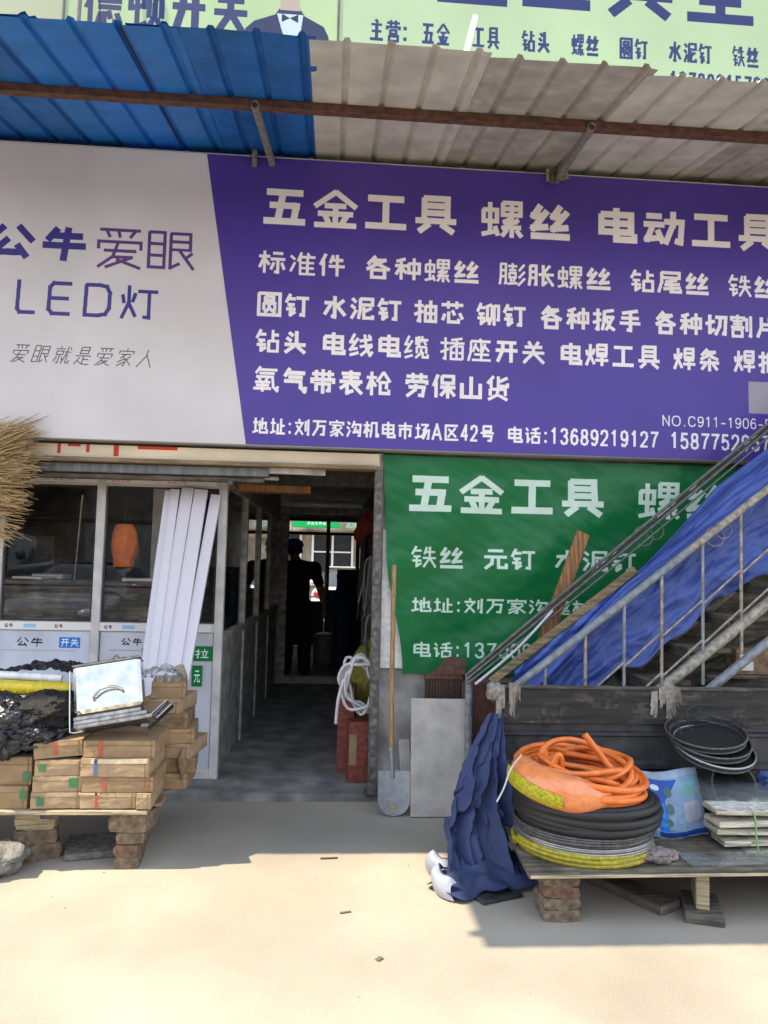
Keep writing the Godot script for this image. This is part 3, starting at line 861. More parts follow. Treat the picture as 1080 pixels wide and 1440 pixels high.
func build_back_street() -> void:
	var b := thing("far_building", "cream building with white window frames seen through the passage", "building")
	part(b, "wall", mb().box(v3(0, 4.5, -22.4), v3(26, 9.0, 4.0)), M.far_wall)
	part(b, "plinth", mb().box(v3(0, 0.45, -20.36), v3(26, 0.9, 0.08)), M.far_wall_grey)
	for x in [-7.2, -4.4, -1.55, 0.15, 3.2, 6.4]:
		window_in(b, v3(x, 1.75, -20.36), 1.3, 1.7, 2)
	for x in [-6.0, -2.0, 2.0, 6.0]:
		window_in(b, v3(x, 5.6, -20.36), 1.4, 1.5, 2)
	part(b, "canopy", mb().box(v3(0, 2.62, -20.1), v3(20, 0.06, 0.5)), M.far_wall_grey)
	# green shop sign opposite
	var im := Image.create(512, 192, false, Image.FORMAT_RGB8)
	im.fill(Color(0.02, 0.62, 0.32))
	draw_line(im, PackedVector2Array([Vector2(120, 100), Vector2(170, 60), Vector2(150, 110), Vector2(230, 70)]), 12, Color(0.95, 1, 0.95))
	draw_line(im, PackedVector2Array([Vector2(290, 110), Vector2(350, 55), Vector2(380, 70), Vector2(320, 110), Vector2(400, 90)]), 12, Color(0.95, 1, 0.95))
	write(im, "五金工具全", 150, 370, 138, 165, 0.13, Color(0.9, 1, 0.92))
	var sg := thing("green_shop_sign", "small bright green sign on the building seen through the passage", "sign")
	part(sg, "board", mb().box(v3(-0.4, 3.02, -19.72), v3(1.5, 0.62, 0.1)), M.green_vinyl)
	var q := mb()
	q.quad(v3(-1.13, 3.31, -19.666), v3(0.33, 3.31, -19.666), v3(0.33, 2.73, -19.666), v3(-1.13, 2.73, -19.666), Vector3.BACK)
	part(sg, "print", q, printed("green_sign_print", im))
	for x in [-0.9, 0.1]:
		part(sg, "bracket", mb().box(v3(x, 3.0, -19.98), v3(0.05, 0.4, 0.5)), M.iron)
	# second, paler sign at its right
	single("pale_shop_sign", mb().box(v3(1.3, 3.02, -19.74), v3(1.5, 0.6, 0.1)), mat("pale_sign", Color(0.35, 0.55, 0.42), 0.5, {"tex": "blotch", "sc": 1.0}), "pale green sign right of the bright green one beyond the passage", "sign")
	single("purple_lantern", mb().lump(v3(-0.69, 1.87, -9.75), v3(0.09, 0.13, 0.09), Basis.IDENTITY, 0.1, 2.0, bump_noise, 20), mat("purple_cloth", Color(0.22, 0.12, 0.62), 0.7), "purple bundle hanging outside the back door beside the person's head", "bundle")
	single("lantern_cord", mb().bar(v3(-0.69, 1.98, -9.75), v3(-0.69, 2.9, -9.2), 0.006, 5), M.gasket, "cord holding the purple bundle outside the back door", "cord")
	make_car(v3(0.55, 0, -14.6), PI, M.white_paint, "white car parked in the sun beyond the passage", "parked_car")
	var r := thing("street_railing", "low iron railing in front of the white car beyond the passage", "railing")
	for y in [0.42, 0.85]:
		part(r, "rail", mb().bar(v3(-2.5, y, -11.2), v3(2.5, y, -11.2), 0.02), M.iron)
	for i in 11:
		part(r, "post", mb().bar(v3(-2.5 + 0.5 * i, 0, -11.2), v3(-2.5 + 0.5 * i, 0.85, -11.2), 0.014, 6), M.iron)

# a car: its front looks along +z when turn is 0
func make_car(at: Vector3, turn: float, paint: Material, label: String, called: String) -> Node3D:
	var c := thing(called, label, "car", at)
	c.rotation.y = turn
	# stations from nose to tail: z, half width, bottom, top
	var body := func(u: float, v: float) -> Vector3:
		var zs := [2.3, 2.24, 1.9, 1.0, 0.0, -1.0, -1.9, -2.2, -2.28]
		var tops := [0.62, 0.74, 0.88, 0.98, 1.0, 1.02, 1.04, 0.98, 0.8]
		var ws := [0.62, 0.78, 0.88, 0.91, 0.92, 0.92, 0.9, 0.82, 0.68]
		var t := v * 8.0
		var i := mini(int(t), 7)
		var k := t - i
		var z: float = lerpf(zs[i], zs[i + 1], k)
		var top: float = lerpf(tops[i], tops[i + 1], k)
		var w: float = lerpf(ws[i], ws[i + 1], k)
		var a := u * TAU
		var cs := cos(a)
		var sn := sin(a)
		var cy := (top + 0.24) * 0.5
		return v3(signf(cs) * pow(absf(cs), 0.35) * w, cy + signf(sn) * pow(absf(sn), 0.4) * (top - 0.24) * 0.5, z)
	part(c, "body", mb().sheet(body, 40, 32, 0.0), paint)
	var capf := mb()
	for e in [0.0, 1.0]:
		for i in 40:
			var p: Vector3 = body.call(i / 40.0, e)
			var q: Vector3 = body.call((i + 1) / 40.0, e)
			var n := v3(0, 0, 1.0 if e == 0.0 else -1.0)
			capf.tri(v3(0, 0.45, p.z), p, q, n, n, n)
	part(c, "bumper", capf, paint)
	var cab := func(u: float, v: float) -> Vector3:
		var zs := [1.05, 0.35, -0.5, -1.2, -1.95]
		var tops := [1.0, 1.42, 1.48, 1.44, 1.04]
		var ws := [0.8, 0.68, 0.66, 0.64, 0.74]
		var t := v * 4.0
		var i := mini(int(t), 3)
		var k := t - i
		var top: float = lerpf(tops[i], tops[i + 1], k)
		var w: float = lerpf(ws[i], ws[i + 1], k)
		var x := lerpf(-1.0, 1.0, u)
		var h := pow(1.0 - pow(absf(x), 6.0), 0.35)
		return v3(x * lerpf(0.86, w, h), lerpf(0.9, top, h), lerpf(zs[i], zs[i + 1], k))
	part(c, "windows", mb().sheet(cab, 24, 16, 0.01), M.far_glass)
	part(c, "roof", mb().box(v3(0, 1.47, -0.45), v3(1.22, 0.035, 1.3), Basis.IDENTITY, 0.02), paint)
	for s in [-1.0, 1.0]:
		part(c, "headlight", mb().lump(v3(0.66 * s, 0.68, 2.16), v3(0.2, 0.085, 0.16), Basis.IDENTITY, 0.0, 1.0, bump_noise, 16), M.lamp_glass)
		part(c, "tail_lamp", mb().lump(v3(0.7 * s, 0.86, -2.18), v3(0.16, 0.1, 0.1), Basis.IDENTITY, 0.0, 1.0, bump_noise, 16), M.tail_lamp)
		part(c, "mirror", mb().lump(v3(0.98 * s, 1.05, 0.6), v3(0.1, 0.07, 0.06), Basis.IDENTITY, 0.0, 1.0, bump_noise, 12), paint)
		for z in [1.4, -1.4]:
			var w := part(c, "wheel", mb().lathe(PackedVector2Array([Vector2(0.2, -0.1), Vector2(0.31, -0.1), Vector2(0.33, -0.06), Vector2(0.33, 0.06), Vector2(0.31, 0.1), Vector2(0.2, 0.1)]), v3(0.8 * s, 0.33, z), Basis(Vector3.FORWARD, PI / 2)), M.tyre)
			part(w, "rim", mb().lathe(PackedVector2Array([Vector2(0.0, 0.06), Vector2(0.2, 0.08), Vector2(0.21, 0.0), Vector2(0.2, -0.08), Vector2(0.0, -0.06)]), v3(0.8 * s, 0.33, z), Basis(Vector3.FORWARD, PI / 2)), M.steel_dull)
	var gr := mb()
	for i in 4:
		gr.tube(smooth([v3(-0.46, 0.62 - 0.035 * i, 2.26), v3(0, 0.60 - 0.038 * i, 2.33), v3(0.46, 0.62 - 0.035 * i, 2.26)]), 0.011, 6)
	part(c, "grille", gr, M.chrome)
	part(c, "bumper_trim", mb().tube(smooth([v3(-0.8, 0.36, 2.12), v3(-0.4, 0.33, 2.3), v3(0.4, 0.33, 2.3), v3(0.8, 0.36, 2.12)]), 0.014, 6), M.chrome)
	part(c, "number_plate", mb().box(v3(0, 0.45, 2.325), v3(0.44, 0.13, 0.012)), M.blue_tape)
	return c

# what stands on the other side of the street and is mirrored in the panes
func build_street_side() -> void:
	make_car(v3(-4.3, 0, 8.6), PI, M.car_dark, "dark brown car parked across the street, mirrored in the shop window", "parked_car")
	for k in 3:
		var van := make_car(v3([-6.9, -1.2, 2.0][k], 0, [10.0, 10.4, 10.6][k]), PI, M.van_grey, ["dark grey van left of the brown car across the street", "dark grey van right of the brown car across the street", "dark grey van furthest right across the street"][k], "parked_van")
		van.scale = Vector3(1.08, 1.5, 1.0)
	var b := thing("opposite_building", "row of grey shuttered shops across the street, mirrored in the panes", "building")
	part(b, "wall", mb().box(v3(-2, 2.0, 22.0), v3(44, 4.0, 4.0)), M.brown_wall)
	for i in 9:
		var x := -20.0 + 4.6 * i
		part(b, "shutter", mb().box(v3(x, 1.3, 19.97), v3(3.4, 2.8, 0.08)), M.shutter)
		part(b, "sign_board", mb().box(v3(x, 3.3, 19.9), v3(4.2, 0.9, 0.16)), M.brown_wall)

# the canopy lies in the plane y = 4.25 - 0.1908 z
func roof_y(z: float) -> float:
	return 4.25 - 0.1908 * z

func build_canopy() -> void:
	var c := thing("corrugated_canopy", "blue and grey corrugated sheet canopy on a rust red rail above the purple sign", "canopy")
	# sheets: left edge, right edge, front end, colour
	var rows := []
	var x := -4.78
	while x < -0.3:
		var w := 0.84 if x < -1.7 else 0.63 if x < -0.9 else 0.66
		rows.append([x, x + w, 0])
		x += w
	x = -0.155
	rows[rows.size() - 1][1] = x
	while x < 4.6:
		rows.append([x, x + 0.84, 1])
		x += 0.84
	var k := 0
	for r: Array in rows:
		var x0: float = r[0]
		var x1: float = r[1]
		var xm := (x0 + x1) * 0.5
		var front := 1.575
		if r[2] == 1: front = clampf(1.565 - 0.068 * xm, 1.34, 1.56)
		front += rng.randf_range(-0.012, 0.012)
		var lift := 0.004 * (k % 2) + (0.003 if r[2] == 1 else 0.0)
		# trapezoid ribs every 0.21 m
		var xs := PackedFloat32Array()
		var hs := PackedFloat32Array()
		var base := -0.155 + floorf((x0 + 0.155) / 0.21 + 0.001) * 0.21
		var n := int(round((x1 - base) / 0.21))
		for i in n:
			var bx := base + 0.21 * i
			for pr in [[0.0, 0.0], [0.155, 0.0], [0.167, 0.02], [0.187, 0.02], [0.2, 0.0]]:
				xs.append(bx + pr[0])
				hs.append(pr[1])
		xs.append(x1 + 0.03)
		hs.append(0.0)
		var cnt := xs.size() - 1
		var seed_off := 13.0 * k
		var f := func(u: float, v: float) -> Vector3:
			var i := int(round(u * cnt))
			var z := lerpf(-0.11, front, v)
			var dent := 0.006 * bump_noise.get_noise_2d(xs[i] * 4.0 + seed_off, z * 5.0) * v
			var ragged := 0.012 * bump_noise.get_noise_2d(xs[i] * 30.0, seed_off) * (1.0 if v > 0.99 else 0.0)
			return v3(xs[i], roof_y(z) + hs[i] + lift + dent, z + ragged)
		var m: Material = [M.blue_sheet, M.blue_sheet_worn][k % 2] if r[2] == 0 else [M.grey_sheet, M.grey_sheet_worn][k % 2]
		part(c, "sheet", mb().sheet(f, cnt, 10, 0.0015, true), m)
		k += 1
	part(c, "purlin", mb().box(v3(0, roof_y(0.82) - 0.028, 0.82), v3(9.6, 0.05, 0.05)), M.rust_paint)
	for xx in [-4.3, -2.38, -0.475, 1.44, 3.36]:
		var st := part(c, "strut", mb().tube(path([v3(xx, roof_y(0.8) - 0.052, 0.86), v3(xx + 0.035, 4.14, 0.08), v3(xx + 0.04, 4.135, -0.11)]), 0.024, 10), M.old_pipe)
		part(st, "end_cap", mb().bar(v3(xx, roof_y(0.8) - 0.052, 0.852), v3(xx, roof_y(0.8) - 0.052, 0.8615), 0.018, 10), M.gasket)
	part(c, "pipe_stub", mb().bar(v3(-0.55, 4.1, 0.09), v3(-0.55, 4.2, 0.09), 0.018, 8), M.old_pipe)
	var wrap := mb()
	for i in 5:
		var o := 0.018 * i
		var f2 := func(u: float, v: float) -> Vector3:
			return v3(1.39 + o + 0.05 * u + 0.02 * v * sin(i * 2.0), 4.19 - 0.09 * v, 0.10 + 0.02 * sin(u * 5.0 + i) + 0.012 * i)
		wrap.sheet(f2, 4, 4, 0.001)
	part(c, "torn_wrapping", wrap, M.torn_plastic)
	# a loose gap strip where two blue sheets overlap
	part(c, "seam_strip", mb().beam(v3(-1.02, roof_y(1.56) - 0.004, 1.56), v3(-1.035, roof_y(0.05) - 0.004, 0.05), 0.018, 0.004, Vector3.UP, 0.001), M.gasket)
	# white pipe standing above the front edge
	single("white_pipe", mb().tube(path([v3(0.60, roof_y(1.40) + 0.006, 1.40), v3(0.655, 4.235, 1.41)]), 0.016, 10), M.white_paint, "short white plastic pipe sticking up over the grey canopy edge", "pipe")
	# a second roof higher up and further out on the right shades the right-hand goods
	var u := thing("high_awning", "grey sheet awning on steel posts high over the right hand platform", "awning")
	var fa := func(a: float, v: float) -> Vector3:
		return v3(lerpf(lerpf(-2.58, -1.88, v), 0.0, a), lerpf(5.0, 3.92, v) + 0.012 * sin(a * 2.7 / 0.21 * TAU), lerpf(1.4, 2.575, v))
	part(u, "sheet", mb().sheet(fa, 104, 2, 0.002), M.grey_sheet)
	for k2 in 2:
		var z: float = [1.5, 2.46][k2]
		var y: float = [4.83, 3.96][k2]
		var lx: float = [-2.45, -1.93][k2]
		part(u, "beam", mb().box(v3((lx + 4.25) * 0.5, y, z), v3(4.25 - lx, 0.07, 0.05)), M.iron)
		part(u, "post", mb().bar(v3(4.2, 0, z), v3(4.2, y, z), 0.04, 10), M.iron)

# ---------------------------------------------------------------- signs
func build_upper_sign() -> void:
	# print: x -3.2 .. 4.2, y 4.5 .. 6.6 at 270 px a metre
	var px := 270.0
	var x0 := -3.2
	var top := 6.6
	var im := Image.create(2000, 568, false, Image.FORMAT_RGB8)
	im.fill(Color(0.585, 0.67, 0.54))
	var sx := func(x: float) -> float: return (x - x0) * px
	var sy := func(y: float) -> float: return (top - y) * px
	im.fill_rect(Rect2i(0, 0, int(sx.call(-1.86)), 568), Color(0.61, 0.635, 0.52))
	im.fill_rect(Rect2i(int(sx.call(-1.86)), 0, int(sx.call(-0.03) - sx.call(-1.86)), 568), Color(0.60, 0.69, 0.52))
	var navy := Color(0.13, 0.17, 0.36)
	write(im, "德顿开关", sx.call(-1.74), sx.call(-0.62), sy.call(5.43), sy.call(5.03), 0.13, navy)
	write(im, "五金", sx.call(-2.6), sx.call(-2.02), sy.call(5.5), sy.call(5.2), 0.12, Color(0.55, 0.56, 0.42))
	write(im, "五金工具全", sx.call(0.02 - 0.02), sx.call(2.98), sy.call(5.92), sy.call(5.385), 0.15, Color(0.10, 0.13, 0.35))
	for g in [["主营:", 0.175, 0.453], ["五金", 0.536, 0.748], ["工具", 0.887, 1.1], ["钻头", 1.24, 1.456], ["螺丝", 1.592, 1.805], ["圆钉", 1.938, 2.158], ["水泥钉", 2.292, 2.623], ["铁丝", 2.76, 2.97]]:
		write(im, g[0], sx.call(g[1]), sx.call(g[2]), sy.call(5.262), sy.call(5.092), 0.12, navy)
	write(im, "地址:", sx.call(0.175), sx.call(0.45), sy.call(5.04), sy.call(4.88), 0.12, navy)
	write(im, "刘万家沟建材市场A区42号", sx.call(0.52), sx.call(1.86), sy.call(5.04), sy.call(4.88), 0.12, navy)
	write(im, "电话", sx.call(1.95), sx.call(2.18), sy.call(5.04), sy.call(4.88), 0.12, navy)
	write(im, "13700915720", sx.call(2.30), sx.call(3.05), sy.call(5.04), sy.call(4.88), 0.12, navy)
	# a printed bust of a man in a dark suit and bow tie, cut by the canopy
	var P := func(list: Array) -> PackedVector2Array:
		var out := PackedVector2Array()
		for q: Vector2 in list:
			out.append(Vector2(sx.call(q.x), sy.call(q.y)))
		return out
	fill_shape(im, P.call([Vector2(-0.68, 4.86), Vector2(-0.66, 5.12), Vector2(-0.60, 5.18), Vector2(-0.46, 5.235), Vector2(-0.42, 5.30), Vector2(-0.30, 5.30), Vector2(-0.26, 5.235), Vector2(-0.13, 5.17), Vector2(-0.095, 5.1), Vector2(-0.08, 4.86)]), Color(0.12, 0.16, 0.30))
	fill_shape(im, P.call([Vector2(-0.45, 5.245), Vector2(-0.27, 5.245), Vector2(-0.30, 5.0), Vector2(-0.33, 4.86)]), Color(0.66, 0.73, 0.78))
	fill_shape(im, P.call([Vector2(-0.43, 5.27), Vector2(-0.29, 5.27), Vector2(-0.30, 5.4), Vector2(-0.42, 5.4)]), Color(0.62, 0.57, 0.53))
	for s in [-1.0, 1.0]:
		fill_shape(im, P.call([Vector2(-0.36, 5.215), Vector2(-0.36 + 0.055 * s, 5.245), Vector2(-0.36 + 0.055 * s, 5.185)]), Color(0.10, 0.12, 0.25))
	# fine printer grain and a few runs of dirt
	speckle(im, 0.05, 91)
	var sg := thing("upper_sign", "pale green printed sign above the canopy with navy lettering", "sign")
	part(sg, "board", mb().box(v3(0.5, 5.55, -0.062), v3(7.42, 2.12, 0.06)), M.sign_edge)
	var q := mb()
	q.quad(v3(-3.2, 6.6, -0.028), v3(4.207, 6.6, -0.028), v3(4.207, 4.5, -0.028), v3(-3.2, 4.5, -0.028), Vector3.BACK)
	part(sg, "print", q, printed("upper_sign_print", im, 0.45))
	for x in [-1.86, -0.03]:
		part(sg, "panel_joint", mb().box(v3(x, 5.55, -0.024), v3(0.014, 2.1, 0.006), Basis.IDENTITY, 0.001), M.iron)
	# a thin post and a slack wire in front of it
	single("thin_pole", mb().bar(v3(-1.72, 4.30, 0.14), v3(-1.70, 6.0, 0.1), 0.018), M.old_pipe, "thin grey pole rising behind the blue canopy edge", "pole")
	single("slack_wire", mb().tube(smooth([v3(-1.66, 4.32, 0.12), v3(-1.58, 4.9, 0.1), v3(-1.62, 5.5, 0.06), v3(-1.6, 6.1, 0.02)]), 0.005, 5), M.gasket, "slack black wire beside the thin pole above the canopy", "wire")

func speckle(im: Image, amount: float, sd: int) -> void:
	var n := FastNoiseLite.new()
	n.seed = sd
	n.frequency = 0.01
	n.fractal_octaves = 5
	var w := im.get_width()
	var h := im.get_height()
	var data := im.get_data()
	var r2 := RandomNumberGenerator.new()
	r2.seed = sd
	var grain := PackedFloat32Array()
	grain.resize(4096)
	for i in 4096:
		grain[i] = r2.randf_range(-0.35, 0.35)
	var low := n.get_image(w / 4, h / 4)
	for y in h:
		for x in w:
			var k := 1.0 + amount * ((low.get_pixel(mini(x / 4, w / 4 - 1), mini(y / 4, h / 4 - 1)).r - 0.5) * 1.6 + grain[(x * 73 + y * 1031) % 4096])
			var i := (y * w + x) * 3
			data[i] = clampi(int(data[i] * k), 0, 255)
			data[i + 1] = clampi(int(data[i + 1] * k), 0, 255)
			data[i + 2] = clampi(int(data[i + 2] * k), 0, 255)
	im.set_data(w, h, false, Image.FORMAT_RGB8, data)

func build_front_sign() -> void:
	var sg := thing("front_sign", "large white and purple shop sign with white lettering over the entrance", "sign")
	part(sg, "frame", mb().box(v3(0.2, 3.222, -0.02), v3(6.9, 1.92, 0.15)), M.sign_edge)
	var px := 480.0
	var top := 4.18
	var white := Color(0.79, 0.775, 0.785)
	var purple := Color(0.295, 0.23, 0.58)
	var ink := Color(0.90, 0.88, 0.885)
	var halves := [[-3.22, 0.2], [0.2, 3.62]]
	for hf: Array in halves:
		var x0: float = hf[0]
		var im := Image.create(int((hf[1] - x0) * px), int(1.916 * px), false, Image.FORMAT_RGB8)
		im.fill(purple)
		var sx := func(x: float) -> float: return (x - x0) * px
		var sy := func(y: float) -> float: return (top - y) * px
		var edge := PackedVector2Array([Vector2(-20, -20), Vector2(sx.call(-0.866), -20), Vector2(sx.call(-0.866), 0), Vector2(sx.call(-0.545), sy.call(2.262)), Vector2(sx.call(-0.545), 990), Vector2(-20, 990)])
		if x0 < 0:
			fill_shape(im, edge, white)
			var logo := Color(0.22, 0.19, 0.50)
			var plum := Color(0.36, 0.22, 0.47)
			write(im, "公", sx.call(-2.27), sx.call(-1.92), sy.call(3.655), sy.call(3.40), 0.17, logo, 0.1, 1.0)
			write(im, "牛", sx.call(-1.92), sx.call(-1.60), sy.call(3.655), sy.call(3.395), 0.17, logo, 0.12, 1.0)
			write(im, "爱眼", sx.call(-1.56), sx.call(-0.90), sy.call(3.655), sy.call(3.37), 0.085, plum, 0.0, 0.94)
			write(im, "LED", sx.call(-2.06), sx.call(-1.40), sy.call(3.29), sy.call(3.04), 0.10, logo, 0.03, 0.84)
			write(im, "灯", sx.call(-1.38), sx.call(-1.13), sy.call(3.285), sy.call(3.035), 0.10, logo, 0.0, 1.0)
			write(im, "爱眼就是爱家人", sx.call(-2.06), sx.call(-1.15), sy.call(2.86), sy.call(2.735), 0.05, Color(0.30, 0.29, 0.32), 0.28, 0.78)
		var rows := [
			[3.99, 3.712, 0.162, [["五金工具", -0.516, 0.823], ["螺丝", 0.939, 1.6], ["电动工具", 1.723, 3.053]]],
			[3.56, 3.388, 0.142, [["标准件", -0.517, 0.073], ["各种螺丝", 0.18, 0.968], ["膨胀螺丝", 1.079, 1.867], ["钻尾丝", 1.975, 2.552], ["铁丝", 2.663, 3.03]]],
			[3.279, 3.106, 0.142, [["圆钉", -0.516, -0.157], ["水泥钉", -0.092, 0.45], ["抽芯", 0.511, 0.867], ["铆钉", 0.929, 1.284], ["各种扳手", 1.357, 2.074], ["各种切割片", 2.143, 3.03]]],
			[3.033, 2.862, 0.142, [["钻头", -0.517, -0.163], ["电线电缆", -0.094, 0.634], ["插座开关", 0.691, 1.417], ["电焊工具", 1.489, 2.206], ["焊条", 2.276, 2.623], ["焊把", 2.698, 3.039]]],
			[2.784, 2.605, 0.142, [["氧气带表枪", -0.522, 0.391], ["劳保山货", 0.461, 1.179]]],
			[2.45, 2.328, 0.125, [["地址:刘万家沟机电市场A区42号", -0.515, 1.078], ["电话:13689219127", 1.145, 2.185], ["15877529573", 2.254, 3.03]]],
			[2.562, 2.482, 0.1, [["NO.C911-1906-56", 2.2, 3.02]]],
		]
		for r: Array in rows:
			for g: Array in r[3]:
				write(im, g[0], sx.call(g[1]), sx.call(g[2]), sy.call(r[0]), sy.call(r[1]), r[2], ink)
		# where the code square was: a plain pale square
		im.fill_rect(Rect2i(int(sx.call(2.81)), int(sy.call(2.81)), int(0.23 * px), int(0.22 * px)), Color(0.60, 0.58, 0.63))
		speckle(im, 0.045, 31)
		var f := func(u: float, v: float) -> Vector3:
			var x := lerpf(x0, hf[1], u)
			var y := lerpf(4.178, 2.266, v)
			return v3(x, y, 0.0585 + 0.003 * bump_noise.get_noise_2d(x * 1.6, y * 0.8) + 0.0012 * bump_noise.get_noise_2d(x * 5.0 + y, y * 2.0))
		part(sg, "printed_face", mb().sheet(f, 60, 34, 0.0), printed("front_sign_print", im, 0.36))
	# rims of folded sheet at top and bottom
	part(sg, "rim", mb().box(v3(0.2, 4.186, -0.022), v3(6.92, 0.008, 0.155)), M.sign_edge)

func build_banner() -> void:
	var im := Image.create(1520, 800, false, Image.FORMAT_RGB8)
	# x 0.33 .. 3.37, y 0.8 .. 2.25 at 500 / 552 px a metre
	im.fill(Color(0.015, 0.385, 0.20))
	var ink := Color(0.74, 0.82, 0.77)
	var sx := func(x: float) -> float: return (x - 0.33) * 500.0
	var sy := func(y: float) -> float: return (2.25 - y) * 551.7
	for g in [["五金工具", 0.496, 1.873, 2.13, 1.856, 0.162], ["螺丝钉", 2.063, 3.07, 2.13, 1.856, 0.15], ["铁丝", 0.537, 0.913, 1.652, 1.494, 0.13], ["元钉", 1.021, 1.388, 1.652, 1.494, 0.13], ["水泥钉", 1.498, 2.08, 1.652, 1.494, 0.13], ["钻头", 2.2, 2.58, 1.652, 1.494, 0.13],
			["地址:刘万家沟建材市场A区42号", 0.548, 2.62, 1.315, 1.204, 0.13], ["电话:13700915720", 0.559, 1.76, 1.022, 0.912, 0.12]]:
		write(im, g[0], sx.call(g[1]), sx.call(g[2]), sy.call(g[3]), sy.call(g[4]), g[5], ink)
	speckle(im, 0.07, 57)
	var f := func(u: float, v: float) -> Vector3:
		var y := lerpf(2.245, 0.812, v)
		var left := 0.352 + 0.03 * smoothstep(0.0, 0.45, v) + 0.125 * smoothstep(0.42, 1.0, v)
		var x := lerpf(left, 3.37, u)
		# pulled tight at the top, slack below: slanting tension folds
		var fold := 0.016 * bump_noise.get_noise_2d(x * 1.3 + y * 1.2, y * 1.6 - x * 0.6) + 0.008 * sin((y * 1.2 - x * 0.8) * 9.0 + 2.0 * bump_noise.get_noise_2d(x, y)) * smoothstep(0.0, 0.2, v) + 0.008 * absf(bump_noise.get_noise_2d(x * 1.2 + 9.0, y * 4.5 + x * 2.2)) * smoothstep(1.0, 0.2, v) + 0.004 * bump_noise.get_noise_2d(x * 6.0, y * 3.0)
		return v3(x, y - 0.006 * sin(u * PI), -0.05 + fold)
	var b := mb()
	var uvf := func(p: Vector3) -> Vector2: return Vector2((p.x - 0.33) / 3.04, (2.25 - p.y) / 1.45)
	b.sheet(f, 150, 80, 0.0, false, uvf)
	single("green_banner", b, printed("banner_print", im, 0.36), "green vinyl banner with white lettering hung under the purple sign", "banner")
	# white plastic sheet showing behind the banner's cut edge
	var w := func(u: float, v: float) -> Vector3:
		var y := lerpf(1.75, 0.84, v)
		return v3(lerpf(0.362, 0.52, u), y, -0.085 + 0.006 * sin(u * 4.0 + v * 3.0))
	single("white_plastic_sheet", mb().sheet(w, 8, 12, 0.002), M.white_wrap, "white plastic sheet showing beside the left edge of the green banner", "sheet")

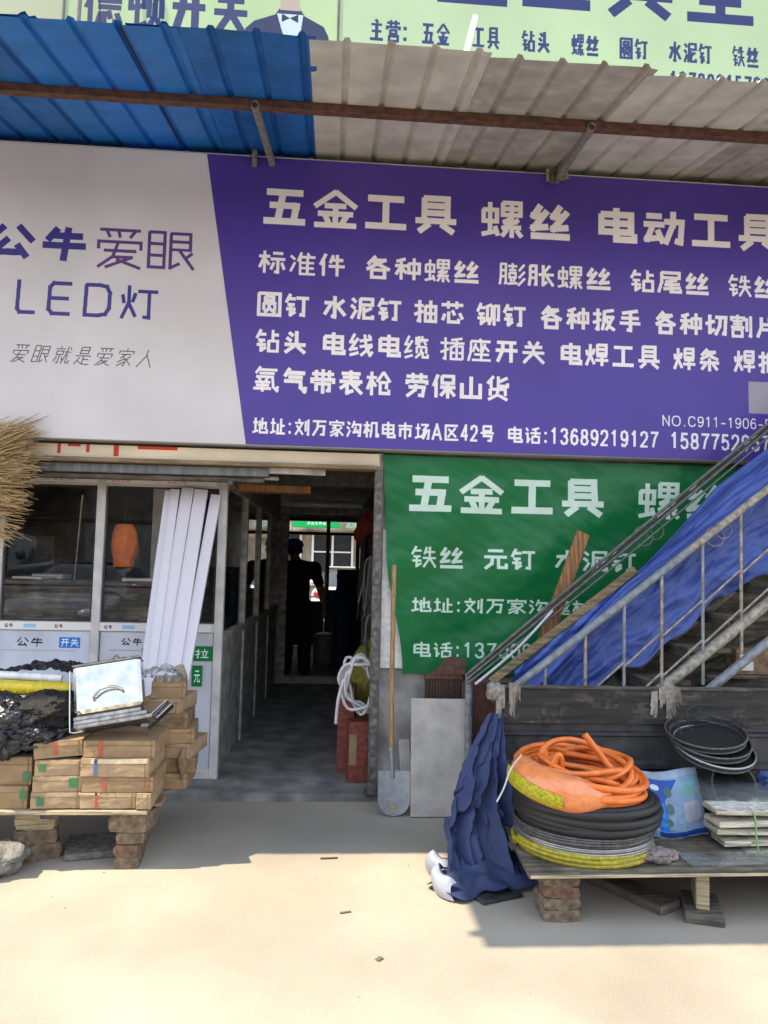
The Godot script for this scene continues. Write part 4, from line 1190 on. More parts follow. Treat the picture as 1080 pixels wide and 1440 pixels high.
# ---------------------------------------------------------------- under the sign and the left-hand shop window
func build_overhead_boards() -> void:
	# long boards and profiles stored on brackets just under the sign
	var im := Image.create(1024, 64, false, Image.FORMAT_RGB8)
	im.fill(Color(0.80, 0.74, 0.64))
	for r in [[395, 5, 40, 1], [450, 6, 48, 0], [468, 22, 12, 0], [500, 6, 40, 1], [548, 9, 55, 0], [590, 70, 16, 0], [240, 8, 40, 0], [262, 30, 12, 0]]:
		im.fill_rect(Rect2i(r[0], 0, r[1], r[2]), Color(0.72, 0.20, 0.13))
	speckle(im, 0.12, 71)
	var c := thing("cream_board", "long cream board with cut-off red lettering lying under the white sign", "board")
	part(c, "plank", mb().box(v3(-1.52, 2.20, -0.03), v3(3.7, 0.085, 0.03)), M.cream_board)
	var q := mb()
	q.quad(v3(-3.36, 2.241, -0.0125), v3(0.32, 2.241, -0.0125), v3(0.32, 2.159, -0.0125), v3(-3.36, 2.159, -0.0125), Vector3.BACK)
	part(c, "red_print", q, printed("cream_board_print", im, 0.6))
	single("timber_board", mb().box(v3(-1.55, 2.142, -0.03), v3(3.72, 0.028, 0.13), Basis(Vector3.BACK, 0.002)), M.timber, "weathered timber board under the cream board above the shop window", "board")
	single("grey_profile", mb().box(v3(-1.9, 2.094, -0.06), v3(3.0, 0.058, 0.07), Basis(Vector3.BACK, 0.003)), M.grey_profile, "long dark grey metal profile lying above the shop window", "profile")
	single("brown_profile", mb().box(v3(-1.98, 2.044, -0.1), v3(3.1, 0.03, 0.08), Basis(Vector3.BACK, 0.004)), M.timber_grey, "narrow brown batten lying just above the white window frame", "batten")
	single("white_strip", mb().box(v3(-0.28, 2.115, -0.05), v3(0.5, 0.045, 0.02), Basis(Vector3.BACK, -0.006)), M.pvc_dirty, "short white plastic strip at the top of the passage", "strip")
	single("white_batten", mb().box(v3(-0.62, 2.083, -0.22), v3(0.55, 0.022, 0.04), Basis(Vector3.BACK, -0.01)), M.pvc, "thin white batten end above the corner of the window frame", "batten")
	single("orange_plank", mb().box(v3(-0.45, 2.04, -0.55), v3(0.62, 0.05, 0.16), Basis(Vector3.UP, 0.12)), M.timber_orange, "orange brown plank end sticking into the top of the passage", "plank")
	single("dark_crossbeam", mb().box(v3(-0.18, 2.19, -0.95), v3(1.5, 0.16, 0.12)), M.iron, "dark beam crossing the ceiling of the passage", "beam")
	for x in [-3.3, -2.28, -0.64]:
		single("support_bracket", mb().beam(v3(x, 2.02, 0.01), v3(x, 2.02, -0.31), 0.03, 0.03), M.iron, "small iron bracket under the overhead boards" + (" at the window corner" if x > -1 else " left of the frame" if x < -3 else " beside the straw brooms"), "bracket", "brackets under the overhead boards")
	# the post right of the door
	var p := thing("iron_post", "scraped grey iron post at the right of the passage", "post")
	part(p, "shaft", mb().box(v3(0.322, 1.15, -0.05), v3(0.055, 2.2, 0.06)), M.pole_paint)
	part(p, "foot_plate", mb().box(v3(0.322, 0.055, -0.05), v3(0.1, 0.012, 0.1)), M.iron)
	part(p, "bracket", mb().box(v3(0.28, 2.17, -0.05), v3(0.06, 0.03, 0.03)), M.rust_paint)
	# straw brooms at the left edge
	for k in 3:
		var root: Vector3 = [v3(-2.62, 1.93, 0.19), v3(-2.66, 1.80, 0.14), v3(-2.60, 2.06, 0.11)][k]
		var b := thing("straw_broom", ["straw broom hung at the left end of the sign, nearest the street", "straw broom lowest of the three at the left end of the sign", "straw broom tucked against the white sign at the left"][k], "broom", Vector3.ZERO, "straw brooms left of the sign")
		var m := mb()
		for i in 520:
			var a := rng.randf_range(-0.06, 0.66) - 0.12 * k + (0.06 if k == 2 else 0.0)
			var l := rng.randf_range(0.62, 0.84) * (1.0 - 0.25 * absf(a - 0.3))
			var zz := rng.randf_range(-0.05, 0.05)
			var st := root + v3(rng.randf_range(0, 0.05), rng.randf_range(-0.04, 0.04), zz * 0.4)
			var dir := v3(cos(a), sin(a), zz * 1.6)
			var clump := 0.05 * sin(a * 19.0 + k)
			var bend := v3(rng.randf_range(-0.02, 0.03), rng.randf_range(-0.075, 0.025) + clump, rng.randf_range(-0.05, 0.05))
			var tone := rng.randf_range(0.5, 1.25)
			m.tint = Color(0.50 * tone, 0.345 * tone, 0.165 * tone)
			m.tube(path([st, st + dir * l * 0.5, st + dir * l * 0.8 + bend * 0.45, st + dir * l + bend]), 0.0018, 3, false, false)
		var br := part(b, "bristles", m, M.straw)
		br.set_meta("kind", "stuff")
		part(b, "handle", mb().bar(root + v3(0.08, 0.02, 0), root + v3(-0.8, -0.25, 0), 0.014), M.ash_handle)
		part(b, "binding", mb().bar(root + v3(0.03, 0.0, 0), root + v3(0.09, 0.025, 0), 0.045, 12), M.iron)
	# dark twiggy tips under the brooms
	var tw := mb()
	for i in 90:
		var a := rng.randf_range(-0.5, 0.35)
		tw.tint = Color(0.05, 0.04, 0.03)
		tw.tube(path([v3(-2.05, 2.06, 0.12), v3(-2.05 + 0.1 * cos(a), 2.06 + 0.1 * sin(a), 0.12 + rng.randf_range(-0.03, 0.03)), v3(-2.05 + rng.randf_range(0.14, 0.24) * cos(a), 2.05 + 0.2 * sin(a), 0.12 + rng.randf_range(-0.05, 0.05))]), 0.002, 3, false, false)
	var td := thing("twig_brush", "small dark twig brush under the straw brooms", "brush")
	part(td, "twigs", tw, M.straw).set_meta("kind", "stuff")
	part(td, "grip", mb().bar(v3(-2.6, 2.0, 0.13), v3(-2.0, 2.06, 0.12), 0.016), M.ash_handle)

func build_shopfront() -> void:
	var z := -0.38
	var s := thing("shop_window", "white plastic window front with two panes and film-covered lower panels", "window")
	var xs := [-3.62, -2.21, -1.55, -0.73]
	part(s, "top_rail", mb().box(v3(-2.165, 2.045, z), v3(2.93, 0.065, 0.06)), M.pvc)
	part(s, "middle_rail", mb().box(v3(-2.165, 1.055, z), v3(2.93, 0.062, 0.058)), M.pvc)
	part(s, "sill", mb().box(v3(-2.165, 0.085, z), v3(2.93, 0.07, 0.056)), M.pvc)
	for i in 4:
		part(s, "post", mb().box(v3(xs[i], 1.06, z + 0.003), v3(0.058, 2.02, 0.062)), M.pvc)
	# small print on the top rail and on the middle rail
	var im := Image.create(1024, 24, false, Image.FORMAT_RGB8)
	im.fill(Color(0.835, 0.83, 0.82))
	for i in 7:
		write(im, "五金工具", 60 + 140 * i, 110 + 140 * i, 7, 17, 0.12, Color(0.75, 0.25, 0.25))
		write(im, "LED", 28 + 140 * i, 50 + 140 * i, 8, 16, 0.12, Color(0.6, 0.55, 0.55))
	var q := mb()
	q.quad(v3(-3.55, 2.062, z + 0.0318), v3(-0.78, 2.062, z + 0.0318), v3(-0.78, 2.03, z + 0.0318), v3(-3.55, 2.03, z + 0.0318), Vector3.BACK)
	part(s, "rail_print", q, printed("rail_print", im, 0.4))
	var im2 := Image.create(1024, 24, false, Image.FORMAT_RGB8)
	im2.fill(Color(0.84, 0.835, 0.825))
	for i in 8:
		write(im2, "公牛", 40 + 120 * i, 62 + 120 * i, 5, 19, 0.14, Color(0.2, 0.2, 0.25))
		if i % 2 == 0:
			im2.fill_rect(Rect2i(86 + 120 * i, 6, 30, 12), Color(0.55, 0.72, 0.88))
	var q2 := mb()
	q2.quad(v3(-3.55, 1.08, z + 0.0308), v3(-0.78, 1.08, z + 0.0308), v3(-0.78, 1.03, z + 0.0308), v3(-3.55, 1.03, z + 0.0308), Vector3.BACK)
	part(s, "rail_print", q2, printed("rail_print_lower", im2, 0.4))
	for i in 3:
		var a: float = xs[i] + 0.034
		var b: float = xs[i + 1] - 0.034
		var c := (a + b) * 0.5
		var w := b - a
		var p := part(s, "pane", mb().box(v3(c, 1.55, z), v3(w, 0.93, 0.005), Basis.IDENTITY, 0.001), M.glass)
		var g := mb()
		g.box(v3(c, 2.006, z + 0.012), v3(w, 0.01, 0.012))
		g.box(v3(c, 1.093, z + 0.012), v3(w, 0.01, 0.012))
		g.box(v3(a + 0.005, 1.55, z + 0.012), v3(0.01, 0.9, 0.012))
		g.box(v3(b - 0.005, 1.55, z + 0.012), v3(0.01, 0.9, 0.012))
		part(p, "gasket", g, M.gasket)
		# lower panel with printed protective film
		var pi := Image.create(512, 640, false, Image.FORMAT_RGB8)
		pi.fill(Color(0.72, 0.745, 0.80))
		if i < 2:
			write(pi, "公牛", 90, 250, 30, 78, 0.13, Color(0.10, 0.12, 0.16), 0.1)
			pi.fill_rect(Rect2i(338, 30, 120, 50), Color(0.16, 0.42, 0.74))
			write(pi, "开关", 345, 452, 34, 76, 0.11, Color(0.85, 0.92, 0.97))
			pi.fill_rect(Rect2i(0, 92, 430, 3), Color(0.55, 0.57, 0.62))
		else:
			pi.fill(Color(0.74, 0.75, 0.79))
			write(pi, "公牛", 90, 190, 26, 66, 0.13, Color(0.10, 0.12, 0.16), 0.1)
			draw_line(pi, PackedVector2Array([Vector2(60, 128), Vector2(76, 112), Vector2(92, 126), Vector2(76, 150)]), 8, Color(0.45, 0.55, 0.36))
			write(pi, "爱眼公牛", 100, 200, 118, 146, 0.12, Color(0.2, 0.22, 0.26))
			pi.fill_rect(Rect2i(40, 86, 180, 3), Color(0.5, 0.5, 0.55))
			write(pi, "公牛", 120, 170, 164, 190, 0.12, Color(0.25, 0.35, 0.55))
		speckle(pi, 0.09, 80 + i)
		var pn := mb()
		var f := func(u: float, v: float) -> Vector3:
			return v3(lerpf(a, b, u), lerpf(1.022, 0.122, v), z + 0.012 + 0.004 * bump_noise.get_noise_2d(u * 4.0 + i * 7.0, v * 3.0))
		pn.sheet(f, 12, 14, 0.01)
		part(s, "lower_panel", pn, printed("panel_film_%d" % i, pi, 0.28))
	# green stickers at the right end
	for k in 2:
		var si := Image.create(128, 96, false, Image.FORMAT_RGB8)
		si.fill(Color(0.02, 0.44, 0.24))
		write(si, ["拉", "元"][k], 22, 106, 16, 82, 0.11, Color(0.85, 0.93, 0.88))
		var sq := mb()
		var sc: Vector3 = [v3(-0.835, 0.885, z + 0.0225), v3(-0.862, 0.735, z + 0.0225)][k]
		var hw: float = [0.075, 0.035][k]
		var hh: float = [0.05, 0.07][k]
		sq.quad(sc + v3(-hw, hh, 0), sc + v3(hw, hh, 0), sc + v3(hw, -hh, 0), sc + v3(-hw, -hh, 0), Vector3.BACK)
		part(s, "sticker", sq, printed("sticker_%d" % k, si, 0.4), "green sticker on the right lower panel")
	var sq3 := mb()
	sq3.quad(v3(-1.235, 0.92, z + 0.0225), v3(-1.13, 0.92, z + 0.0225), v3(-1.13, 0.74, z + 0.0225), v3(-1.235, 0.74, z + 0.0225), Vector3.BACK)
	part(s, "sticker", sq3, M.green_vinyl, "dark green sticker behind the white profiles")
	# the glazed side along the passage
	var t := thing("glazed_partition", "dusty white framed glazed partition along the left of the passage", "partition")
	var a0 := v3(-0.735, 0, -0.42)
	var a1 := v3(-0.62, 0, -4.66)
	var zs := [0.0, 0.27, 0.5, 0.74, 1.0]
	for i in 5:
		var p := a0.lerp(a1, zs[i])
		if i > 0:
			part(t, "post", mb().box(p + v3(0, 1.08, 0), v3(0.055, 2.06, 0.07)), M.pvc_dirty)
	for k in 4:
		var p := a0.lerp(a1, zs[k]) + v3(0, 0, -0.036)
		var r := a0.lerp(a1, zs[k + 1]) + v3(0, 0, 0.036)
		part(t, "rail", mb().beam(p + v3(0, 2.08, 0), r + v3(0, 2.08, 0), 0.07, 0.05), M.pvc_dirty)
		part(t, "rail", mb().beam(p + v3(0, 0.98, 0), r + v3(0, 0.98, 0), 0.06, 0.05), M.pvc_dirty)
		part(t, "pane", mb().beam(p + v3(0, 1.525, 0), r + v3(0, 1.525, 0), 1.02, 0.005, Vector3.UP, 0.001), M.glass)
		part(t, "lower_panel", mb().beam(p + v3(0, 0.5, 0), r + v3(0, 0.5, 0), 0.89, 0.02), M.pvc_panel_grey)
	part(t, "top_panel", mb().beam(a0 + v3(0, 2.31, 0), a1 + v3(0, 2.31, 0), 0.38, 0.03), M.pvc_dirty)
	single("upper_fascia", mb().box(v3(-2.2, 2.29, -0.39), v3(2.95, 0.4, 0.05)), M.timber_grey, "brown fascia board closing the space above the shop window", "fascia")
	# five white profiles leaning on the frame
	var prof := [[-1.10, 1.985, -1.105, 0.035], [-1.05, 1.998, -1.06, 0.062], [-0.965, 2.01, -1.012, 0.082], [-0.873, 2.0, -0.925, 0.088], [-0.775, 1.968, -0.86, 0.07]]
	var names := ["narrow leftmost white plastic profile leaning on the window", "second white plastic profile from the left on the window", "third white plastic profile of those leaning on the window", "wide white plastic profile fourth from left on the window", "rightmost white plastic profile, shortest and most slanted of the five"]
	for i in 5:
		var d: Array = prof[i]
		var topz: float = -0.312 + [0.0, 0.008, 0.0, 0.014, 0.0][i]
		var tp := v3(d[0], d[1], topz)
		var slope: float = (d[2] - d[0]) / 1.15
		var ft := v3(d[0] + slope * (d[1] - 0.3), 0.301, 0.36 + [0.0, 0.008, -0.008, 0.012, 0.0][i])
		var dir := (tp - ft).normalized()
		var sidev := Vector3.RIGHT
		var nrm := dir.cross(sidev).normalized() * -1.0
		if nrm.z < 0: nrm = -nrm
		var o := thing("plastic_profile", names[i], "profile", Vector3.ZERO, "white plastic profiles leaning on the shop window")
		var w: float = d[3]
		part(o, "web", mb().beam(ft, tp, w, 0.004, sidev, 0.001), M.pvc_profile)
		for sd in [-1.0, 1.0]:
			part(o, "flange", mb().beam(ft + sidev * sd * w * 0.47 - nrm * 0.016, tp + sidev * sd * w * 0.47 - nrm * 0.016, 0.004, 0.026, sidev, 0.001), M.pvc_profile)
		part(o, "lip", mb().beam(ft - sidev * w * 0.40 + nrm * 0.003, tp - sidev * w * 0.40 + nrm * 0.003, 0.007, 0.004, sidev, 0.001), M.pvc_profile)
	# things in the room behind the panes
	var sh := thing("room_shelf", "dim grey shelf with cartons behind the shop window", "shelf")
	for y in [0.55, 1.0, 1.45, 1.9]:
		part(sh, "board", mb().box(v3(-2.2, y, -2.9), v3(2.6, 0.03, 0.4)), M.timber_grey)
	for x in [-3.5, -2.2, -0.92]:
		part(sh, "upright", mb().box(v3(x, 1.0, -2.9), v3(0.04, 1.9, 0.4)), M.iron)
	for i in 9:
		var x := -3.3 + 0.27 * i
		var hgt := rng.randf_range(0.12, 0.3)
		single("shelf_carton", mb().box(v3(x, [0.567, 1.017, 1.467][i % 3] + hgt * 0.5, -2.86), v3(0.2, hgt, 0.26)), [M.kraft_dark, M.kraft, M.grey_goods][(i * 7) % 3], ["low", "middle", "high"][i % 3] + " shelf carton behind the shop window, " + ["left end", "centre", "right end"][i / 3], "carton", "cartons on the shelf behind the window")
	var oz := -0.55
	var oc := func(u: float, v: float) -> Vector3:
		var a := u * TAU
		var r := 0.088 * (1.0 + 0.10 * sin(a * 3.0 + v * 4.0) + 0.08 * sin(a * 7.0 - v * 3.0)) * (0.25 + 0.8 * pow(sin(minf(v * 1.15 + 0.06, 1.0) * PI * 0.86), 0.5))
		return v3(-1.435 + cos(a) * r * 0.95, 1.76 - 0.30 * v, oz + sin(a) * r * 0.7)
	var ob := thing("orange_bag", "bright orange bag hanging behind the right pane of the shop window", "bag")
	part(ob, "cloth", mb().sheet(oc, 24, 14, 0.003), M.orange_cloth)
	part(ob, "cord", mb().bar(v3(-1.435, 1.74, oz), v3(-1.435, 2.51, oz), 0.004, 5), M.gasket)
	single("pale_upright", mb().box(v3(-1.30, 1.3, -1.08), v3(0.13, 2.4, 0.03)), M.white_board, "pale upright board behind the right pane of the shop window", "board")
	single("white_jug", mb().lathe(PackedVector2Array([Vector2(0.0, 0.0), Vector2(0.09, 0.01), Vector2(0.1, 0.05), Vector2(0.1, 0.24), Vector2(0.06, 0.31), Vector2(0.03, 0.34), Vector2(0.03, 0.38), Vector2(0.0, 0.38)]), v3(-1.17, 1.36, -0.75)), M.white_wrap, "white plastic jug on the counter behind the white profiles", "jug")
	var tb := thing("inside_counter", "dark counter just behind the shop window", "counter")
	part(tb, "top", mb().box(v3(-1.75, 1.34, -0.82), v3(1.7, 0.035, 0.42)), M.timber_grey)
	part(tb, "front", mb().box(v3(-1.75, 0.68, -0.82), v3(1.6, 1.27, 0.36)), M.timber_grey)
	for k in 3:
		single("folded_paper", mb().box(v3([-2.1, -2.04, -1.36][k], [1.367, 1.375, 1.369][k], [-0.72, -0.9, -0.70][k]), v3(0.22, [0.018, 0.035, 0.022][k], 0.2), Basis(Vector3.UP, 0.2 * k - 0.2)), M.white_board, ["white paper pad lying on the counter behind the left pane", "thicker white paper pile behind the left pane", "white paper pad behind the right pane below the orange bag"][k], "paper", "papers on the counter inside")
	single("leaning_rod", mb().bar(v3(-1.78, 1.36, -0.6), v3(-1.70, 1.95, -0.43), 0.008), M.steel_dull, "thin bright rod leaning inside the left pane of the window", "rod")

# ---------------------------------------------------------------- the passage
func build_passage() -> void:
	# goods along the right
	var rack := thing("goods_rack", "dark goods rack along the right side of the passage", "rack")
	for z in [-1.2, -2.6, -4.0]:
		part(rack, "upright", mb().box(v3(0.57, 1.25, z), v3(0.04, 2.35, 0.04)), M.old_pipe)
	for y in [0.6, 1.15, 1.7, 2.2]:
		part(rack, "shelf", mb().box(v3(0.5, y, -2.6), v3(0.2, 0.025, 2.9)), M.timber_grey)
	for i in 12:
		var y: float = [0.613, 1.163, 1.713][i % 3]
		var z := -1.35 - 0.23 * i
		var h := rng.randf_range(0.12, 0.34)
		single("rack_carton", mb().box(v3(0.5, y + h * 0.5, z), v3(0.17, h, 0.18), Basis(Vector3.UP, rng.randf_range(-0.08, 0.08))), [M.blue_tape, M.grey_goods, M.kraft_dark, M.red_box][(i * 5) % 4], ["nearest", "second", "third", "furthest"][i / 3] + " carton on the " + ["lower", "middle", "upper"][i % 3] + " board of the passage rack", "carton", "cartons on the passage rack")
	# bunches of hanging hardware
	for k in 3:
		var b := thing("hanging_bunch", ["bunch of grey metal rods hanging at mid height in the passage", "bunch of dark cable loops hanging on the passage rack", "bunch of pale strips hanging low on the passage rack"][k], "bunch", Vector3.ZERO, "bunches hanging in the passage")
		for i in 9:
			var z: float = [-1.5, -2.1, -0.95][k] + rng.randf_range(-0.14, 0.14)
			var x := 0.36 + rng.randf_range(-0.05, 0.04)
			var y: float = [1.55, 1.75, 1.12][k]
			var l: float = [0.45, 0.7, 0.34][k] * rng.randf_range(0.7, 1.1)
			part(b, "strand", mb().tube(smooth([v3(0.42, y + 0.05, z), v3(x, y, z), v3(x - 0.02, y - l * 0.5, z + 0.03), v3(x + rng.randf_range(-0.06, 0.02), y - l, z)]), [0.008, 0.012, 0.011][k], 6), [M.grey_goods, M.black_goods, M.wire_grey][k])
	single("red_bundle", mb().lump(v3(0.40, 1.83, -2.3), v3(0.14, 0.2, 0.2), Basis.IDENTITY, 0.4, 1.6, bump_noise, 24, 3.0), M.red_cloth, "dull red cloth bundle high on the right of the passage", "bundle")
	single("dark_roll", mb().lathe(PackedVector2Array([Vector2(0.0, 0.0), Vector2(0.13, 0.01), Vector2(0.14, 0.05), Vector2(0.12, 0.5), Vector2(0.15, 0.95), Vector2(0.10, 1.1), Vector2(0.07, 1.2), Vector2(0.09, 1.32), Vector2(0.0, 1.4)]), v3(0.22, 0.05, -6.1), Basis.IDENTITY, 20), M.navy_cloth, "tall dark wrapped roll standing right of the person", "roll")
	single("dark_sheet_stack", mb().box(v3(0.35, 0.75, -7.2), v3(0.3, 1.4, 0.6), Basis(Vector3.UP, 0.15)), M.timber_grey, "dark stack of sheets near the back door", "stack")
	single("grey_drum", mb().lathe(PackedVector2Array([Vector2(0.0, 0.0), Vector2(0.15, 0.0), Vector2(0.16, 0.04), Vector2(0.16, 0.4), Vector2(0.13, 0.44), Vector2(0.05, 0.46), Vector2(0.0, 0.46)]), v3(-0.02, 0.05, -6.6)), M.grey_goods, "grey drum on the floor beside the person", "drum")
	single("olive_sack", mb().lump(v3(0.335, 0.56, -0.95), v3(0.17, 0.42, 0.2), Basis(Vector3.BACK, -0.12), 0.25, 1.7, bump_noise, 28, 1.0), M.olive_sack, "olive yellow sack slumped behind the iron post", "sack")
	# red cartons and the white hose
	var rb := thing("red_carton", "red carton on the floor behind the iron post", "carton")
	part(rb, "case", mb().box(v3(0.235, 0.25, -0.36), v3(0.13, 0.4, 0.16), Basis(Vector3.UP, 0.1)), M.red_box)
	part(rb, "label", mb().box(v3(0.205, 0.27, -0.272), v3(0.05, 0.2, 0.003), Basis(Vector3.UP, 0.1), 0.0005), M.kraft)
	single("dark_red_carton", mb().box(v3(0.17, 0.35, -0.62), v3(0.12, 0.6, 0.2), Basis(Vector3.UP, -0.1)), M.red_box, "taller dark red carton under the white hose", "carton")
	var hs := mb()
	var pts := []
	for i in 68:
		var a := i * 0.62
		var rr := 0.15 + 0.03 * sin(i * 1.7)
		pts.append(v3(0.245 + cos(a) * rr * 0.75 + 0.02 * sin(i * 0.9), 0.70 + sin(a) * rr * 1.1 - 0.03 * cos(a), -0.30 + 0.05 * sin(i * 0.51)))
	hs.tube(smooth(pts, 3), 0.011, 7)
	hs.tube(smooth([v3(0.13, 0.74, -0.26), v3(0.095, 0.6, -0.22), v3(0.085, 0.45, -0.23)]), 0.011, 7)
	single("white_hose", hs, M.white_hose, "coil of white hose hung behind the iron post", "hose")
	make_person()

# distance field of tapered limbs, meshed as surface nets
func limb_mesh(bones: Array, cell: float, k: float, m: MB) -> void:
	var lo := Vector3.ONE * 1e9
	var hi := -lo
	for b: Array in bones:
		for e in 2:
			var r: Vector3 = Vector3.ONE * (b[2 + e] + 0.03)
			lo = lo.min(b[e] - r)
			hi = hi.max(b[e] + r)
	var n := Vector3i(((hi - lo) / cell).ceil()) + Vector3i.ONE * 2
	var F := PackedFloat32Array()
	F.resize(n.x * n.y * n.z)
	F.fill(1.0)
	for b: Array in bones:
		var A: Vector3 = b[0]
		var B: Vector3 = b[1]
		var ra: float = b[2]
		var rb: float = b[3]
		var pad := Vector3.ONE * (maxf(ra, rb) + k * 2.0 + cell * 2.0)
		var i0 := Vector3i(((A.min(B) - pad - lo) / cell).floor()).clamp(Vector3i.ZERO, n - Vector3i.ONE)
		var i1 := Vector3i(((A.max(B) + pad - lo) / cell).ceil()).clamp(Vector3i.ZERO, n - Vector3i.ONE)
		var d := B - A
		var dd := maxf(d.length_squared(), 1e-9)
		for z in range(i0.z, i1.z + 1):
			for y in range(i0.y, i1.y + 1):
				for x in range(i0.x, i1.x + 1):
					var p := lo + Vector3(x, y, z) * cell
					var t := clampf((p - A).dot(d) / dd, 0.0, 1.0)
					var q := p - (A + d * t)
					if b.size() > 4:
						q.z *= b[4]
					var v := q.length() - lerpf(ra, rb, t)
					var id := (z * n.y + y) * n.x + x
					var h := clampf(0.5 + 0.5 * (v - F[id]) / k, 0.0, 1.0)
					F[id] = lerpf(v, F[id], h) - k * h * (1.0 - h)
	var V := {}
	var Nn := {}
	for z in n.z - 1:
		for y in n.y - 1:
			for x in n.x - 1:
				var sum := Vector3.ZERO
				var c := 0
				var f8 := PackedFloat32Array()
				for q in 8:
					f8.append(F[((z + (q >> 2)) * n.y + y + ((q >> 1) & 1)) * n.x + x + (q & 1)])
				for e in [[0, 1], [2, 3], [4, 5], [6, 7], [0, 2], [1, 3], [4, 6], [5, 7], [0, 4], [1, 5], [2, 6], [3, 7]]:
					var fa := f8[e[0]]
					var fb := f8[e[1]]
					if (fa < 0.0) != (fb < 0.0):
						var t := fa / (fa - fb)
						var pa := Vector3(e[0] & 1, (e[0] >> 1) & 1, e[0] >> 2)
						var pb := Vector3(e[1] & 1, (e[1] >> 1) & 1, e[1] >> 2)
						sum += pa.lerp(pb, t)
						c += 1
				if c:
					var id := (z * n.y + y) * n.x + x
					V[id] = lo + (Vector3(x, y, z) + sum / c) * cell
					Nn[id] = Vector3(f8[1] + f8[3] + f8[5] + f8[7] - f8[0] - f8[2] - f8[4] - f8[6], f8[2] + f8[3] + f8[6] + f8[7] - f8[0] - f8[1] - f8[4] - f8[5], f8[4] + f8[5] + f8[6] + f8[7] - f8[0] - f8[1] - f8[2] - f8[3]).normalized()
	var step := [1, n.x, n.x * n.y]
	for id: int in V.keys():
		for ax in 3:
			var j: int = id + step[ax]
			if j >= F.size() or (F[id] < 0.0) == (F[j] < 0.0):
				continue
			var s1: int = step[(ax + 1) % 3]
			var s2: int = step[(ax + 2) % 3]
			if V.has(id - s1) and V.has(id - s2) and V.has(id - s1 - s2):
				var a := id
				var b2 := id - s1
				var c2 := id - s1 - s2
				var d2 := id - s2
				m.tri(V[a], V[b2], V[c2], Nn[a], Nn[b2], Nn[c2])
				m.tri(V[a], V[c2], V[d2], Nn[a], Nn[c2], Nn[d2])

